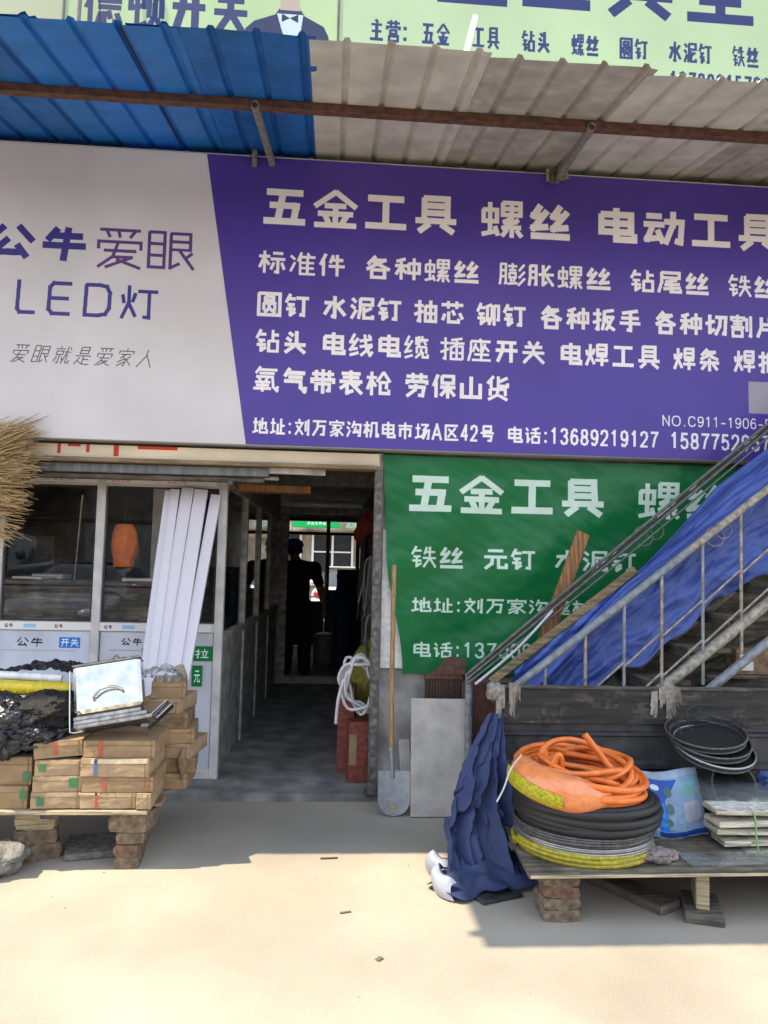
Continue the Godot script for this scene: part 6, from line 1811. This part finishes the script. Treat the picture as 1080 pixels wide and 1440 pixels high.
	var tp := thing("blue_tarpaulin", "blue tarpaulin draped along the staircase under the purple sign", "tarpaulin")
	part(tp, "upper_flap", mb().sheet(up, 130, 40, 0.003), M.blue_tarp)
	part(tp, "lower_sheet", mb().sheet(lw, 130, 48, 0.003), M.blue_tarp)
	# dark boards that close the space behind and under the treads
	single("dark_backboard", mb().prism(PackedVector2Array([Vector2(1.35, 0.02), Vector2(3.75, 0.02), Vector2(3.75, 2.28), Vector2(1.35, 0.60)]), v3(0, 0, 0.10), Vector3.RIGHT, Vector3.UP, 0.02), M.timber_grey, "grey board closing the space under the staircase", "board")
	single("brown_board", mb().box(v3(1.08, 0.40, 0.15), v3(0.42, 0.78, 0.018), Basis(Vector3.RIGHT, -0.03)), M.brown_leather, "dark brown board standing behind the foot of the staircase", "board")
	for i in 3:
		single("stored_plank", mb().beam(v3(1.6 + 0.25 * i, 0.55 + 0.17 * i, 0.4 + 0.06 * i), v3(3.5, 0.75 + 0.35 * i, 0.42), 0.07, 0.03, Vector3.BACK), [M.timber_grey, M.timber, M.timber_grey][i], ["lowest", "middle", "topmost"][i] + " of three planks stored under the staircase", "plank", "planks stored under the staircase")
	# small carton and boards under the stair
	var sb := thing("printed_carton", "small white carton with a red mark on the stair at the right edge", "carton")
	part(sb, "case", mb().box(v3(2.46, 1.005, 0.62), v3(0.2, 0.15, 0.14)), M.kraft_dark)
	part(sb, "label", mb().box(v3(2.42, 1.0, 0.692), v3(0.08, 0.09, 0.003), Basis.IDENTITY, 0.0005), M.label_white)
	part(sb, "red_mark", mb().lathe(PackedVector2Array([Vector2(0.0, 0.001), Vector2(0.016, 0.001), Vector2(0.016, -0.001)]), v3(2.46, 1.02, 0.695), Basis(Vector3.RIGHT, PI / 2)), M.red_tape)
	part(sb, "shelf_board", mb().box(v3(2.43, 0.917, 0.55), v3(0.5, 0.02, 0.3)), M.timber_grey)

# ---------------------------------------------------------------- the dark counter in front of the stair
func build_counter() -> void:
	var c := thing("dark_counter", "long dark ribbed counter with a worn peeling top edge", "counter")
	var x0 := 0.915
	var w := 2.9
	var xm := x0 + w * 0.5
	# worn upper board with a broken outline
	var ub := PackedVector2Array()
	for i in 41:
		ub.append(Vector2(w * i / 40.0, 0.004 * bump_noise.get_noise_2d(i * 3.1, 5.0)))
	for i in 41:
		var xx := w * (40 - i) / 40.0
		ub.append(Vector2(xx, 0.178 + 0.006 * bump_noise.get_noise_2d(i * 2.3, 9.0)))
	part(c, "top_board", mb().prism(ub, v3(x0, 0.70, 0.915), Vector3.RIGHT, Vector3.UP, 0.035), M.timber_black)
	part(c, "top_edge", mb().box(v3(xm, 0.884, 0.932), v3(w + 0.01, 0.014, 0.06)), M.timber_grey)
	# ribbed dark sheet below
	var prof := PackedVector2Array([Vector2(0, 0.70), Vector2(0.0, 0.655), Vector2(0.02, 0.645), Vector2(0.02, 0.635), Vector2(0.0, 0.625), Vector2(0.0, 0.50), Vector2(0.028, 0.485), Vector2(0.028, 0.465), Vector2(0.0, 0.45), Vector2(0.0, 0.40), Vector2(0.022, 0.39), Vector2(0.022, 0.37), Vector2(0.0, 0.36), Vector2(0.0, 0.06)])
	var f := func(u: float, v: float) -> Vector3:
		var i := int(round(v * 13.0))
		return v3(x0 + w * u, prof[i].y, 0.915 + prof[i].x)
	part(c, "ribbed_panel", mb().sheet(f, 8, 13, 0.004, true), M.dark_panel)
	part(c, "end_panel", mb().box(v3(x0 + 0.012, 0.455, 0.895), v3(0.024, 0.84, 0.04)), M.dark_panel)
	for x in [x0 + 0.05, x0 + w * 0.5, x0 + w - 0.05]:
		part(c, "leg", mb().box(v3(x, 0.03, 0.905), v3(0.05, 0.06, 0.03)), M.iron)
	# frayed strips hanging from the corner and the middle
	for k in 2:
		var m := mb()
		var cx: float = [x0 + 0.03, 1.80][k]
		for i in (16 if k == 0 else 20):
			var o := rng.randf_range(-0.05, 0.08)
			var l := rng.randf_range(0.07, 0.2)
			var ff := func(u: float, v: float) -> Vector3:
				return v3(cx + o + 0.014 * u + (0.10 if k == 1 else 0.02) * v * (o * 6.0), 0.90 - l * v + 0.01 * sin(v * 7.0 + o * 50.0), 0.955 + 0.014 * sin(v * 3.0 + o * 30.0) + 0.006 * u)
			m.sheet(ff, 2, 6, 0.001)
		part(c, "frayed_plastic", m, M.torn_plastic)
	var rolln := mb()
	rolln.lump(v3(0.90, 0.86, 0.94), v3(0.045, 0.05, 0.04), Basis.IDENTITY, 0.5, 2.5, bump_noise, 20, 4.0)
	single("tied_rag", rolln, M.torn_plastic, "knotted pale rag tied at the left corner of the dark counter", "rag")

# ---------------------------------------------------------------- goods on the right platform
func coil_path(c: Vector3, R: float, r: float, turns: int, layers: int, wob: float, sd: int) -> PackedVector3Array:
	var rn := RandomNumberGenerator.new()
	rn.seed = sd
	var out := PackedVector3Array()
	var per := 36
	var ph := rn.randf() * TAU
	for t in turns:
		var layer := t % layers
		var row := t / layers
		var cx := rn.randf_range(-wob, wob)
		var cz := rn.randf_range(-wob, wob)
		for i in per:
			var k := float(i) / per
			var a := TAU * k + ph
			var y := r + row * r * 1.75 + (r * 1.75 * k if layer == layers - 1 else 0.0)
			var rr := R - (layer + k * (1.0 if layer < layers - 1 else -(layers - 1.0))) * r * 2.0
			out.append(c + v3(cos(a) * rr + cx * sin(a * 0.5 + t) , y + wob * 0.35 * sin(a * 2.0 + t * 1.3), sin(a) * rr + cz * cos(a * 0.5)))
	return out

func build_right_goods() -> void:
	var d := thing("right_platform", "low plywood platform on bricks and blocks right of the entrance", "platform")
	var outline := PackedVector2Array([Vector2(0.884, 1.715), Vector2(2.75, 1.685), Vector2(2.75, 1.0), Vector2(0.925, 1.0)])
	part(d, "plywood_sheet", mb().prism(outline, v3(0, 0.222, 0), Vector3(1, 0, 0), Vector3(0, 0, 1), 0.018), M.plywood)
	part(d, "front_edge", mb().beam(v3(0.888, 0.213, 1.7215), v3(2.74, 0.213, 1.6915), 0.013, 0.008), M.timber_pale)
	part(d, "batten", mb().box(v3(1.8, 0.194, 1.3), v3(1.8, 0.018, 0.08)), M.timber_grey)
	var g := "bricks under the right platform"
	for i in 4:
		brick(["bottom", "second", "third", "top"][i] + " brick of the pile under the front corner, right platform", v3(1.045 + 0.004 * sin(i * 4.0), 0.0245 + 0.0485 * i, 1.585), v3(0.16, 0.047, 0.15), 0.1 * sin(i * 2.2), [M.brick, M.brick, M.brick_red, M.brick][i], g)
	single("upright_block", mb().box(v3(1.70, 0.124, 1.57), v3(0.055, 0.158, 0.19), Basis(Vector3.UP, -0.35)), M.timber_pale, "upright pale block under the right platform", "block")
	single("flat_block", mb().box(v3(1.70, 0.0225, 1.58), v3(0.16, 0.043, 0.26), Basis(Vector3.UP, -0.35)), M.timber_grey, "flat grey block under the upright block, right platform", "block")
	single("lying_plank", mb().box(v3(1.45, 0.022, 1.38), v3(0.13, 0.04, 0.46), Basis(Vector3.UP, 0.5)), M.timber_grey, "grey plank lying on the ground under the right platform", "plank")
	single("rear_support", mb().box(v3(1.3, 0.093, 1.08), v3(0.9, 0.18, 0.09)), M.timber_grey, "rough timber sleeper under the back of the right platform", "sleeper")
	single("far_support", mb().box(v3(2.45, 0.101, 1.4), v3(0.12, 0.2, 0.4)), M.brick_red, "brown block at the right end under the platform", "block")
	single("dark_tile", mb().box(v3(0.80, 0.010, 1.36), v3(0.22, 0.018, 0.2), Basis(Vector3.UP, 0.4)), M.dark_panel, "dark flat tile on the ground left of the right platform", "tile")
	# stacked coils
	var cc := v3(1.235, 0.223, 1.36)
	single("yellow_coil", mb().tube(coil_path(cc, 0.325, 0.012, 6, 3, 0.006, 3), 0.012, 7), M.yellow_wire, "yellow covered wire coil at the bottom of the coil stack", "coil", "coils on the right platform")
	single("bright_wire_coil", mb().tube(coil_path(cc + v3(0.0, 0.045, 0), 0.318, 0.0055, 16, 5, 0.006, 5), 0.0055, 5), M.wire_steel, "bright steel wire coil just above the yellow coil", "coil", "coils on the right platform")
	single("grey_wire_coil", mb().tube(coil_path(cc + v3(0.004, 0.083, 0), 0.325, 0.0065, 18, 5, 0.008, 7), 0.0065, 5), M.wire_grey, "dull grey wire coil in the middle of the coil stack", "coil", "coils on the right platform")
	single("black_pipe_coil", mb().tube(coil_path(cc + v3(0.006, 0.130, 0), 0.335, 0.021, 6, 2, 0.008, 9), 0.021, 9), M.black_rubber, "black plastic pipe coil under the orange hose", "coil", "coils on the right platform")
	var oh := thing("orange_hose", "coil of bright orange hose on top of the coil stack", "hose", cc + v3(-0.045, 0.25, 0.01))
	oh.rotation = Vector3(0.10, 0.0, -0.10)
	part(oh, "outer_turns", mb().tube(coil_path(v3(0, 0, 0), 0.285, 0.0145, 9, 2, 0.026, 21), 0.0145, 9), M.orange_hose)
	# loose inner loops
	for k in 8:
		var pts := []
		var R: float = [0.22, 0.235, 0.20, 0.215, 0.19, 0.245, 0.225, 0.205][k]
		for i in 26:
			var a := TAU * i / 25.0 + k * 0.9
			pts.append(v3(0.035 * cos(k * 2.0) + 0.02 + cos(a) * R * (1.0 + 0.12 * sin(a * 2.0 + k * 1.7)), 0.045 + 0.013 * k + 0.045 * sin(a + k * 1.3) + 0.012 * sin(a * 3.0 + k), 0.035 * sin(k * 2.0) - 0.01 + sin(a) * R * (0.88 + 0.06 * sin(k * 3.0))))
		part(oh, "inner_loop", mb().tube(smooth(pts, 3), 0.014, 9), M.orange_hose)
	part(oh, "loose_end", mb().tube(smooth([v3(0.02, 0.262, -0.02), v3(0.09, 0.19, 0.0), v3(0.15, 0.13, 0.03), v3(0.22, 0.09, 0.09), v3(0.25, 0.06, 0.16), v3(0.16, 0.05, 0.24), v3(0.02, 0.045, 0.27), v3(-0.12, 0.06, 0.22)], 8), 0.0155, 10), M.orange_hose)
	part(oh, "upright_loop", mb().tube(smooth([v3(-0.17, 0.06, 0.07), v3(-0.155, 0.13, 0.09), v3(-0.13, 0.185, 0.09), v3(-0.105, 0.14, 0.08), v3(-0.10, 0.05, 0.06)], 8), 0.0145, 9), M.orange_hose)
	# plastic wrap round the left front of the coil with a yellow printed tape
	var wr := func(u: float, v: float) -> Vector3:
		var a := lerpf(1.35, 3.4, u)
		var b := lerpf(-1.3, 1.7, v)
		var e := smoothstep(0.0, 0.28, u) * smoothstep(1.0, 0.8, u)
		var rr := 0.262 + (0.03 + 0.042 * e) * cos(b) + 0.004 * bump_noise.get_noise_2d(u * 9.0, v * 4.0)
		return v3(cos(a) * rr, 0.066 + (0.05 + 0.03 * e) * sin(b), sin(a) * rr)
	part(oh, "clear_wrap", mb().sheet(wr, 40, 14, 0.002), M.orange_wrap)
	var tp := func(u: float, v: float) -> Vector3:
		var a := lerpf(2.05, 3.1, u)
		var b := lerpf(-0.75, 0.05 + 0.35 * u, v)
		var rr := 0.2645 + 0.0735 * cos(b)
		return v3(cos(a) * rr, 0.066 + 0.082 * sin(b), sin(a) * rr + 0.001)
	part(oh, "printed_tape", mb().sheet(tp, 30, 6, 0.0012), M.yellow_label)
	part(oh, "tie", mb().tube(smooth([v3(-0.30, 0.17, 0.09), v3(-0.345, 0.10, 0.10), v3(-0.37, 0.02, 0.12), v3(-0.40, -0.04, 0.14)]), 0.004, 6), M.white_hose)
	# blue printed packet
	var im := Image.create(384, 320, false, Image.FORMAT_RGB8)
	im.fill(Color(0.46, 0.56, 0.66))
	im.fill_rect(Rect2i(0, 0, 384, 30), Color(0.55, 0.62, 0.68))
	fill_shape(im, PackedVector2Array([Vector2(20, 30), Vector2(230, 40), Vector2(120, 130), Vector2(110, 260), Vector2(30, 270)]), Color(0.06, 0.26, 0.62))
	fill_shape(im, PackedVector2Array([Vector2(30, 150), Vector2(110, 140), Vector2(110, 280), Vector2(50, 280)]), Color(0.10, 0.45, 0.78))
	im.fill_rect(Rect2i(240, 60, 110, 60), Color(0.42, 0.62, 0.60))
	im.fill_rect(Rect2i(230, 150, 120, 90), Color(0.62, 0.62, 0.66))
	im.fill_rect(Rect2i(40, 285, 344, 26), Color(0.12, 0.24, 0.52))
	for cpt in [[Vector2(150, 90), 24], [Vector2(140, 170), 27], [Vector2(120, 235), 20]]:
		var poly := PackedVector2Array()
		for i in 20:
			poly.append(cpt[0] + Vector2(cos(TAU * i / 20), sin(TAU * i / 20)) * cpt[1])
		fill_shape(im, poly, Color(0.25, 0.38, 0.36))
	var oval := PackedVector2Array()
	for i in 20:
		oval.append(Vector2(78, 70) + Vector2(cos(TAU * i / 20) * 26, sin(TAU * i / 20) * 14))
	fill_shape(im, oval, Color(0.80, 0.84, 0.88))
	speckle(im, 0.12, 66)
	var pk := func(u: float, v: float) -> Vector3:
		var e := sin(u * PI) * sin(v * PI)
		return v3(1.575 + 0.31 * u + 0.04 * v * (1.0 - u), 0.515 - 0.285 * v - 0.012 * sin(u * 5.0), 1.16 + 0.13 * v + 0.045 * pow(e, 0.6) + 0.008 * bump_noise.get_noise_2d(u * 6.0, v * 6.0))
	var pkb := func(u: float, v: float) -> Vector3:
		var e := sin(u * PI) * sin(v * PI)
		return v3(1.575 + 0.31 * u + 0.04 * v * (1.0 - u), 0.515 - 0.285 * v - 0.012 * sin(u * 5.0), 1.155 + 0.13 * v - 0.03 * pow(e, 0.6))
	var pc := thing("blue_packet", "blue and white printed plastic packet behind the coils", "packet")
	part(pc, "front", mb().sheet(pk, 26, 22, 0.0), printed("packet_print", im, 0.22))
	part(pc, "back", mb().sheet(pkb, 16, 14, 0.0), M.blue_tape)
	# strips of pale wood bundled in a plastic bag
	var wb := thing("wood_strip_bundle", "bundle of five pale wood strips tied with green strap", "bundle")
	for i in 5:
		part(wb, "strip", mb().box(v3(2.06 + [0.0, 0.004, 0.01, 0.045, 0.06][i], 0.397 - 0.0455 * i, 1.40 + 0.012 * sin(i * 2.0)), v3(0.46, 0.027, 0.14), Basis(Vector3.BACK, [-0.02, 0.02, -0.01, 0.03, 0.045][i]) * Basis(Vector3.UP, 0.03 * sin(i * 1.7))), M.strip_wood)
	part(wb, "spacer", mb().box(v3(2.12, 0.3, 1.37), v3(0.30, 0.18, 0.10)), M.timber_grey)
	part(wb, "strap", mb().tube(smooth([v3(2.0, 0.42, 1.47), v3(2.01, 0.37, 1.483), v3(2.015, 0.28, 1.483), v3(2.03, 0.2, 1.483)]), 0.004, 6), M.strap_green)
	var bag := func(u: float, v: float) -> Vector3:
		var a := lerpf(-0.25, 1.0, v)
		var y := 0.455 + 0.02 * sin(u * 4.0) if v < 0.35 else lerpf(0.455, 0.415, (v - 0.35) / 0.65)
		var z := lerpf(1.12, 1.49, minf(v / 0.35, 1.0)) + 0.02 * maxf(0.0, v - 0.35)
		return v3(1.775 + 0.085 * a * a + 0.62 * u, y + 0.012 * bump_noise.get_noise_2d(u * 9.0, v * 9.0), z + 0.014 * bump_noise.get_noise_2d(u * 8.0 + 4.0, v * 7.0) + 0.006)
	single("plastic_bag", mb().sheet(bag, 40, 30, 0.001), M.film, "clear bluish plastic bag over the bundle of wood strips", "bag")
	single("bag_skirt", mb().sheet(func(u, v): return v3(1.62 + 0.7 * u, 0.228 + 0.018 * absf(bump_noise.get_noise_2d(u * 9.0, v * 5.0)) + 0.01 * v * (1.0 - v), 1.50 + 0.15 * v + 0.02 * sin(u * 9.0)), 40, 10, 0.001), M.film, "spread end of the plastic bag in front of the wood strips", "plastic film")
	# pail lying on its side and three round sieves on it
	var pl := thing("olive_pail", "dark olive pail lying with its mouth towards the street", "pail", v3(2.02, 0.42, 1.16))
	pl.rotation = Vector3(1.2, 0.1, 0.0)
	part(pl, "wall", mb().lathe(PackedVector2Array([Vector2(0.095, -0.2), Vector2(0.118, 0.1), Vector2(0.124, 0.105), Vector2(0.124, 0.115), Vector2(0.115, 0.115), Vector2(0.092, -0.19)]), Vector3.ZERO, Basis.IDENTITY, 32), M.olive_pail)
	part(pl, "bottom", mb().lathe(PackedVector2Array([Vector2(0.0, -0.192), Vector2(0.094, -0.192), Vector2(0.096, -0.2), Vector2(0.0, -0.2)]), Vector3.ZERO, Basis.IDENTITY, 32), M.olive_pail)
	for i in 3:
		var sv := thing("round_sieve", ["lowest round sieve with a bright rim, lying on the pail", "middle one of the three round sieves on the pail", "top one of the three round sieves, under black wire loops"][i], "sieve", v3(1.985 - 0.012 * i, 0.63 + 0.034 * i, 1.15 - 0.02 * i), "round sieves on the pail")
		sv.rotation = Vector3(0.34 - 0.05 * i, 0.0, 0.05 * i - 0.03)
		part(sv, "rim", mb().tube(ring(v3(0, 0.0, 0), 0.196, Basis.IDENTITY, 40), 0.0055, 6, true), M.wire_steel if i == 0 else M.wire_grey)
		part(sv, "rim_lower", mb().tube(ring(v3(0, -0.028, 0), 0.19, Basis.IDENTITY, 40), 0.005, 6, true), M.wire_grey)
		part(sv, "band", mb().lathe(PackedVector2Array([Vector2(0.194, 0.0), Vector2(0.188, -0.03)]), Vector3.ZERO, Basis.IDENTITY, 40), M.black_wire)
		part(sv, "mesh", mb().lathe(PackedVector2Array([Vector2(0.0, -0.040), Vector2(0.1, -0.036), Vector2(0.187, -0.028)]), Vector3.ZERO, Basis.IDENTITY, 40), M.sieve_mesh)
	var lw := mb()
	for i in 5:
		var w0 := 0.02 * i * sin(i * 2.7)
		lw.tube(smooth([v3(1.80 + w0, 0.69 + 0.3 * w0, 1.18), v3(1.83 + w0, 0.73 + w0, 1.06), v3(1.95 + w0, 0.755 + w0, 1.0), v3(2.12 + w0, 0.755 + 0.5 * w0, 1.01), v3(2.18 - w0, 0.715, 1.13)], 5), 0.0028, 5)
	single("loose_wire", lw, M.black_wire, "loops of black wire lying on the top sieve", "wire")
	# rag
	single("work_glove", mb().lump(v3(1.505, 0.245, 1.565), v3(0.11, 0.028, 0.062), Basis(Vector3.UP, 0.2), 0.4, 1.3, bump_noise, 60, 6.0, 0.0, 40.0, 0.3), M.rag, "crumpled grey pink rag at the front edge of the right platform", "rag")
	single("folded_bag", mb().lump(v3(2.33, 0.47, 1.2), v3(0.13, 0.05, 0.12), Basis.IDENTITY, 0.5, 2.0, bump_noise, 30, 15.0), M.blue_tape, "folded dark blue bag at the right edge behind the wood strips", "bag")
	# blue cloth hanging from the counter's end and spreading on the ground
	var cl := thing("blue_cloth", "navy blue cloth hanging in folds from the counter to the ground", "cloth")
	var hang := func(u: float, v: float) -> Vector3:
		var topx := lerpf(0.862, 0.925, u)
		var botx := lerpf(0.60, 1.05, u)
		var k := pow(v, 0.8)
		var x := lerpf(topx, botx, k) - 0.05 * sin(v * PI) * (1.0 - u) + 0.02 * sin(v * 6.0 + u * 3.0)
		var y := lerpf(0.75, 0.02, v) + 0.03 * bump_noise.get_noise_2d(u * 4.0, 3.0) * v
		var z := lerpf(0.965, 1.30, pow(v, 1.4)) - 0.10 * u * v + 0.05 * sin(u * PI) * v
		var wander := 2.2 * bump_noise.get_noise_2d(u * 1.6, v * 2.4)
		var amp := (0.010 + 0.032 * smoothstep(0.0, 0.5, v)) * (1.0 + 1.1 * bump_noise.get_noise_2d(u * 3.0 + 8.0, v * 1.0))
		var f2 := amp * sin(u * TAU * 3.6 + wander * 1.3 + 0.5 * sin(v * 3.0)) + 0.45 * amp * sin(u * TAU * 8.3 - wander + v * 1.5) + 0.014 * bump_noise.get_noise_2d(u * 4.0, v * 2.0) + 0.014 * (0.2 - absf(bump_noise.get_noise_2d(u * 5.0 + v * 2.0, v * 3.0 - u * 2.0))) + 0.007 * absf(bump_noise.get_noise_2d(u * 8.0 + v * 3.0, v * 5.0))
		return v3(x + 0.5 * f2, y, z + f2)
	part(cl, "folds", mb().sheet(hang, 120, 90, 0.003), M.navy_cloth)
	# the cloth pools on the ground; two corners are turned up and show the pale underside
	var pool := func(u: float, v: float) -> Vector3:
		var th := lerpf(0.15, 3.6, u)
		var r := 0.05 + v * (0.155 + 0.035 * sin(th * 3.0 + 1.0) + 0.02 * sin(th * 7.0))
		var wave := sin(th * 5.0 + 2.0 * v) * 0.5 + sin(th * 11.0 - v * 3.0) * 0.25
		var y := 0.012 + 0.10 * pow(1.0 - v, 1.6) + 0.026 * (0.8 + wave) * smoothstep(0.1, 0.6, v) + 0.012 * sin(v * 9.0 + th * 2.0) * (1.0 - v)
		return v3(0.745 + cos(th) * r * 1.15, y, 1.255 + sin(th) * r)
	part(cl, "pooled_hem", mb().sheet(pool, 90, 30, 0.003), M.navy_cloth)
	for i in 2:
		var fc: Vector3 = [v3(0.63, 0.0, 1.13), v3(0.635, 0.0, 1.34)][i]
		var yaw: float = [0.5, 0.05][i]
		var fl := func(u: float, v: float) -> Vector3:
			var a := lerpf(-1.25, 1.25, u)
			var w: float = [0.12, 0.13][i]
			var curl := v * 1.9
			var x := -cos(a) * w * 0.75 - 0.035 * sin(curl) + 0.055 * v * v
			var y := 0.010 + 0.10 * sin(curl * 0.82) * (0.55 + 0.45 * cos(a * 1.1)) + 0.010 * sin(a * 5.0 + v * 3.0) * v
			var z := sin(a) * w * (1.0 - 0.25 * v)
			return fc + Basis(Vector3.UP, yaw) * v3(x, y, z)
		part(cl, "turned_corner", mb().sheet(fl, 36, 18, 0.003), M.cloth_back, "pale underside of the cloth turned up")
		var rim_pts := []
		for q in 13:
			rim_pts.append(fl.call(q / 12.0, 1.0))
		part(cl, "hem_cord", mb().tube(smooth(rim_pts, 3), 0.0045, 6), M.navy_cloth)

# ---------------------------------------------------------------- small litter on the ground
func build_litter() -> void:
	var m := mb()
	for i in 170:
		var x := rng.randf_range(-3.2, 3.2)
		var z := rng.randf_range(-0.0, 4.0)
		if rng.randf() < 0.45: z = rng.randf_range(0.0, 1.2)
		var r := rng.randf_range(0.002, 0.005) * (1.8 if rng.randf() < 0.04 else 1.0)
		m.lump(v3(x, r * 0.4, z), v3(r, r * 0.6, r * 1.2), Basis(Vector3.UP, rng.randf() * 3.0), 0.6, 1.5, bump_noise, 6, i * 1.0)
	var o := single("gravel", m, M.grit, "", "")
	tag(o, "scattered grit and small pebbles on the concrete", "", "", "stuff")
	for k in 4:
		var c: Vector3 = [v3(0.05, 0.004, 0.93), v3(0.12, 0.004, 1.55), v3(0.24, 0.004, 1.95), v3(0.02, 0.055, -0.28)][k]
		single("ground_scrap", mb().box(c, v3([0.09, 0.05, 0.03, 0.05][k], 0.006, [0.012, 0.01, 0.02, 0.015][k]), Basis(Vector3.UP, [0.1, 0.3, 0.8, 0.1][k]), 0.002), [M.black_goods, M.leaf_litter, M.leaf_litter, M.blue_tape][k], ["thin dark stick lying at the edge of the shadow", "small brown scrap on the sunlit ground below the doorway", "tiny brown leaf on the sunlit ground in front", "small blue scrap on the threshold by the iron post"][k], "scrap", "scraps on the ground")
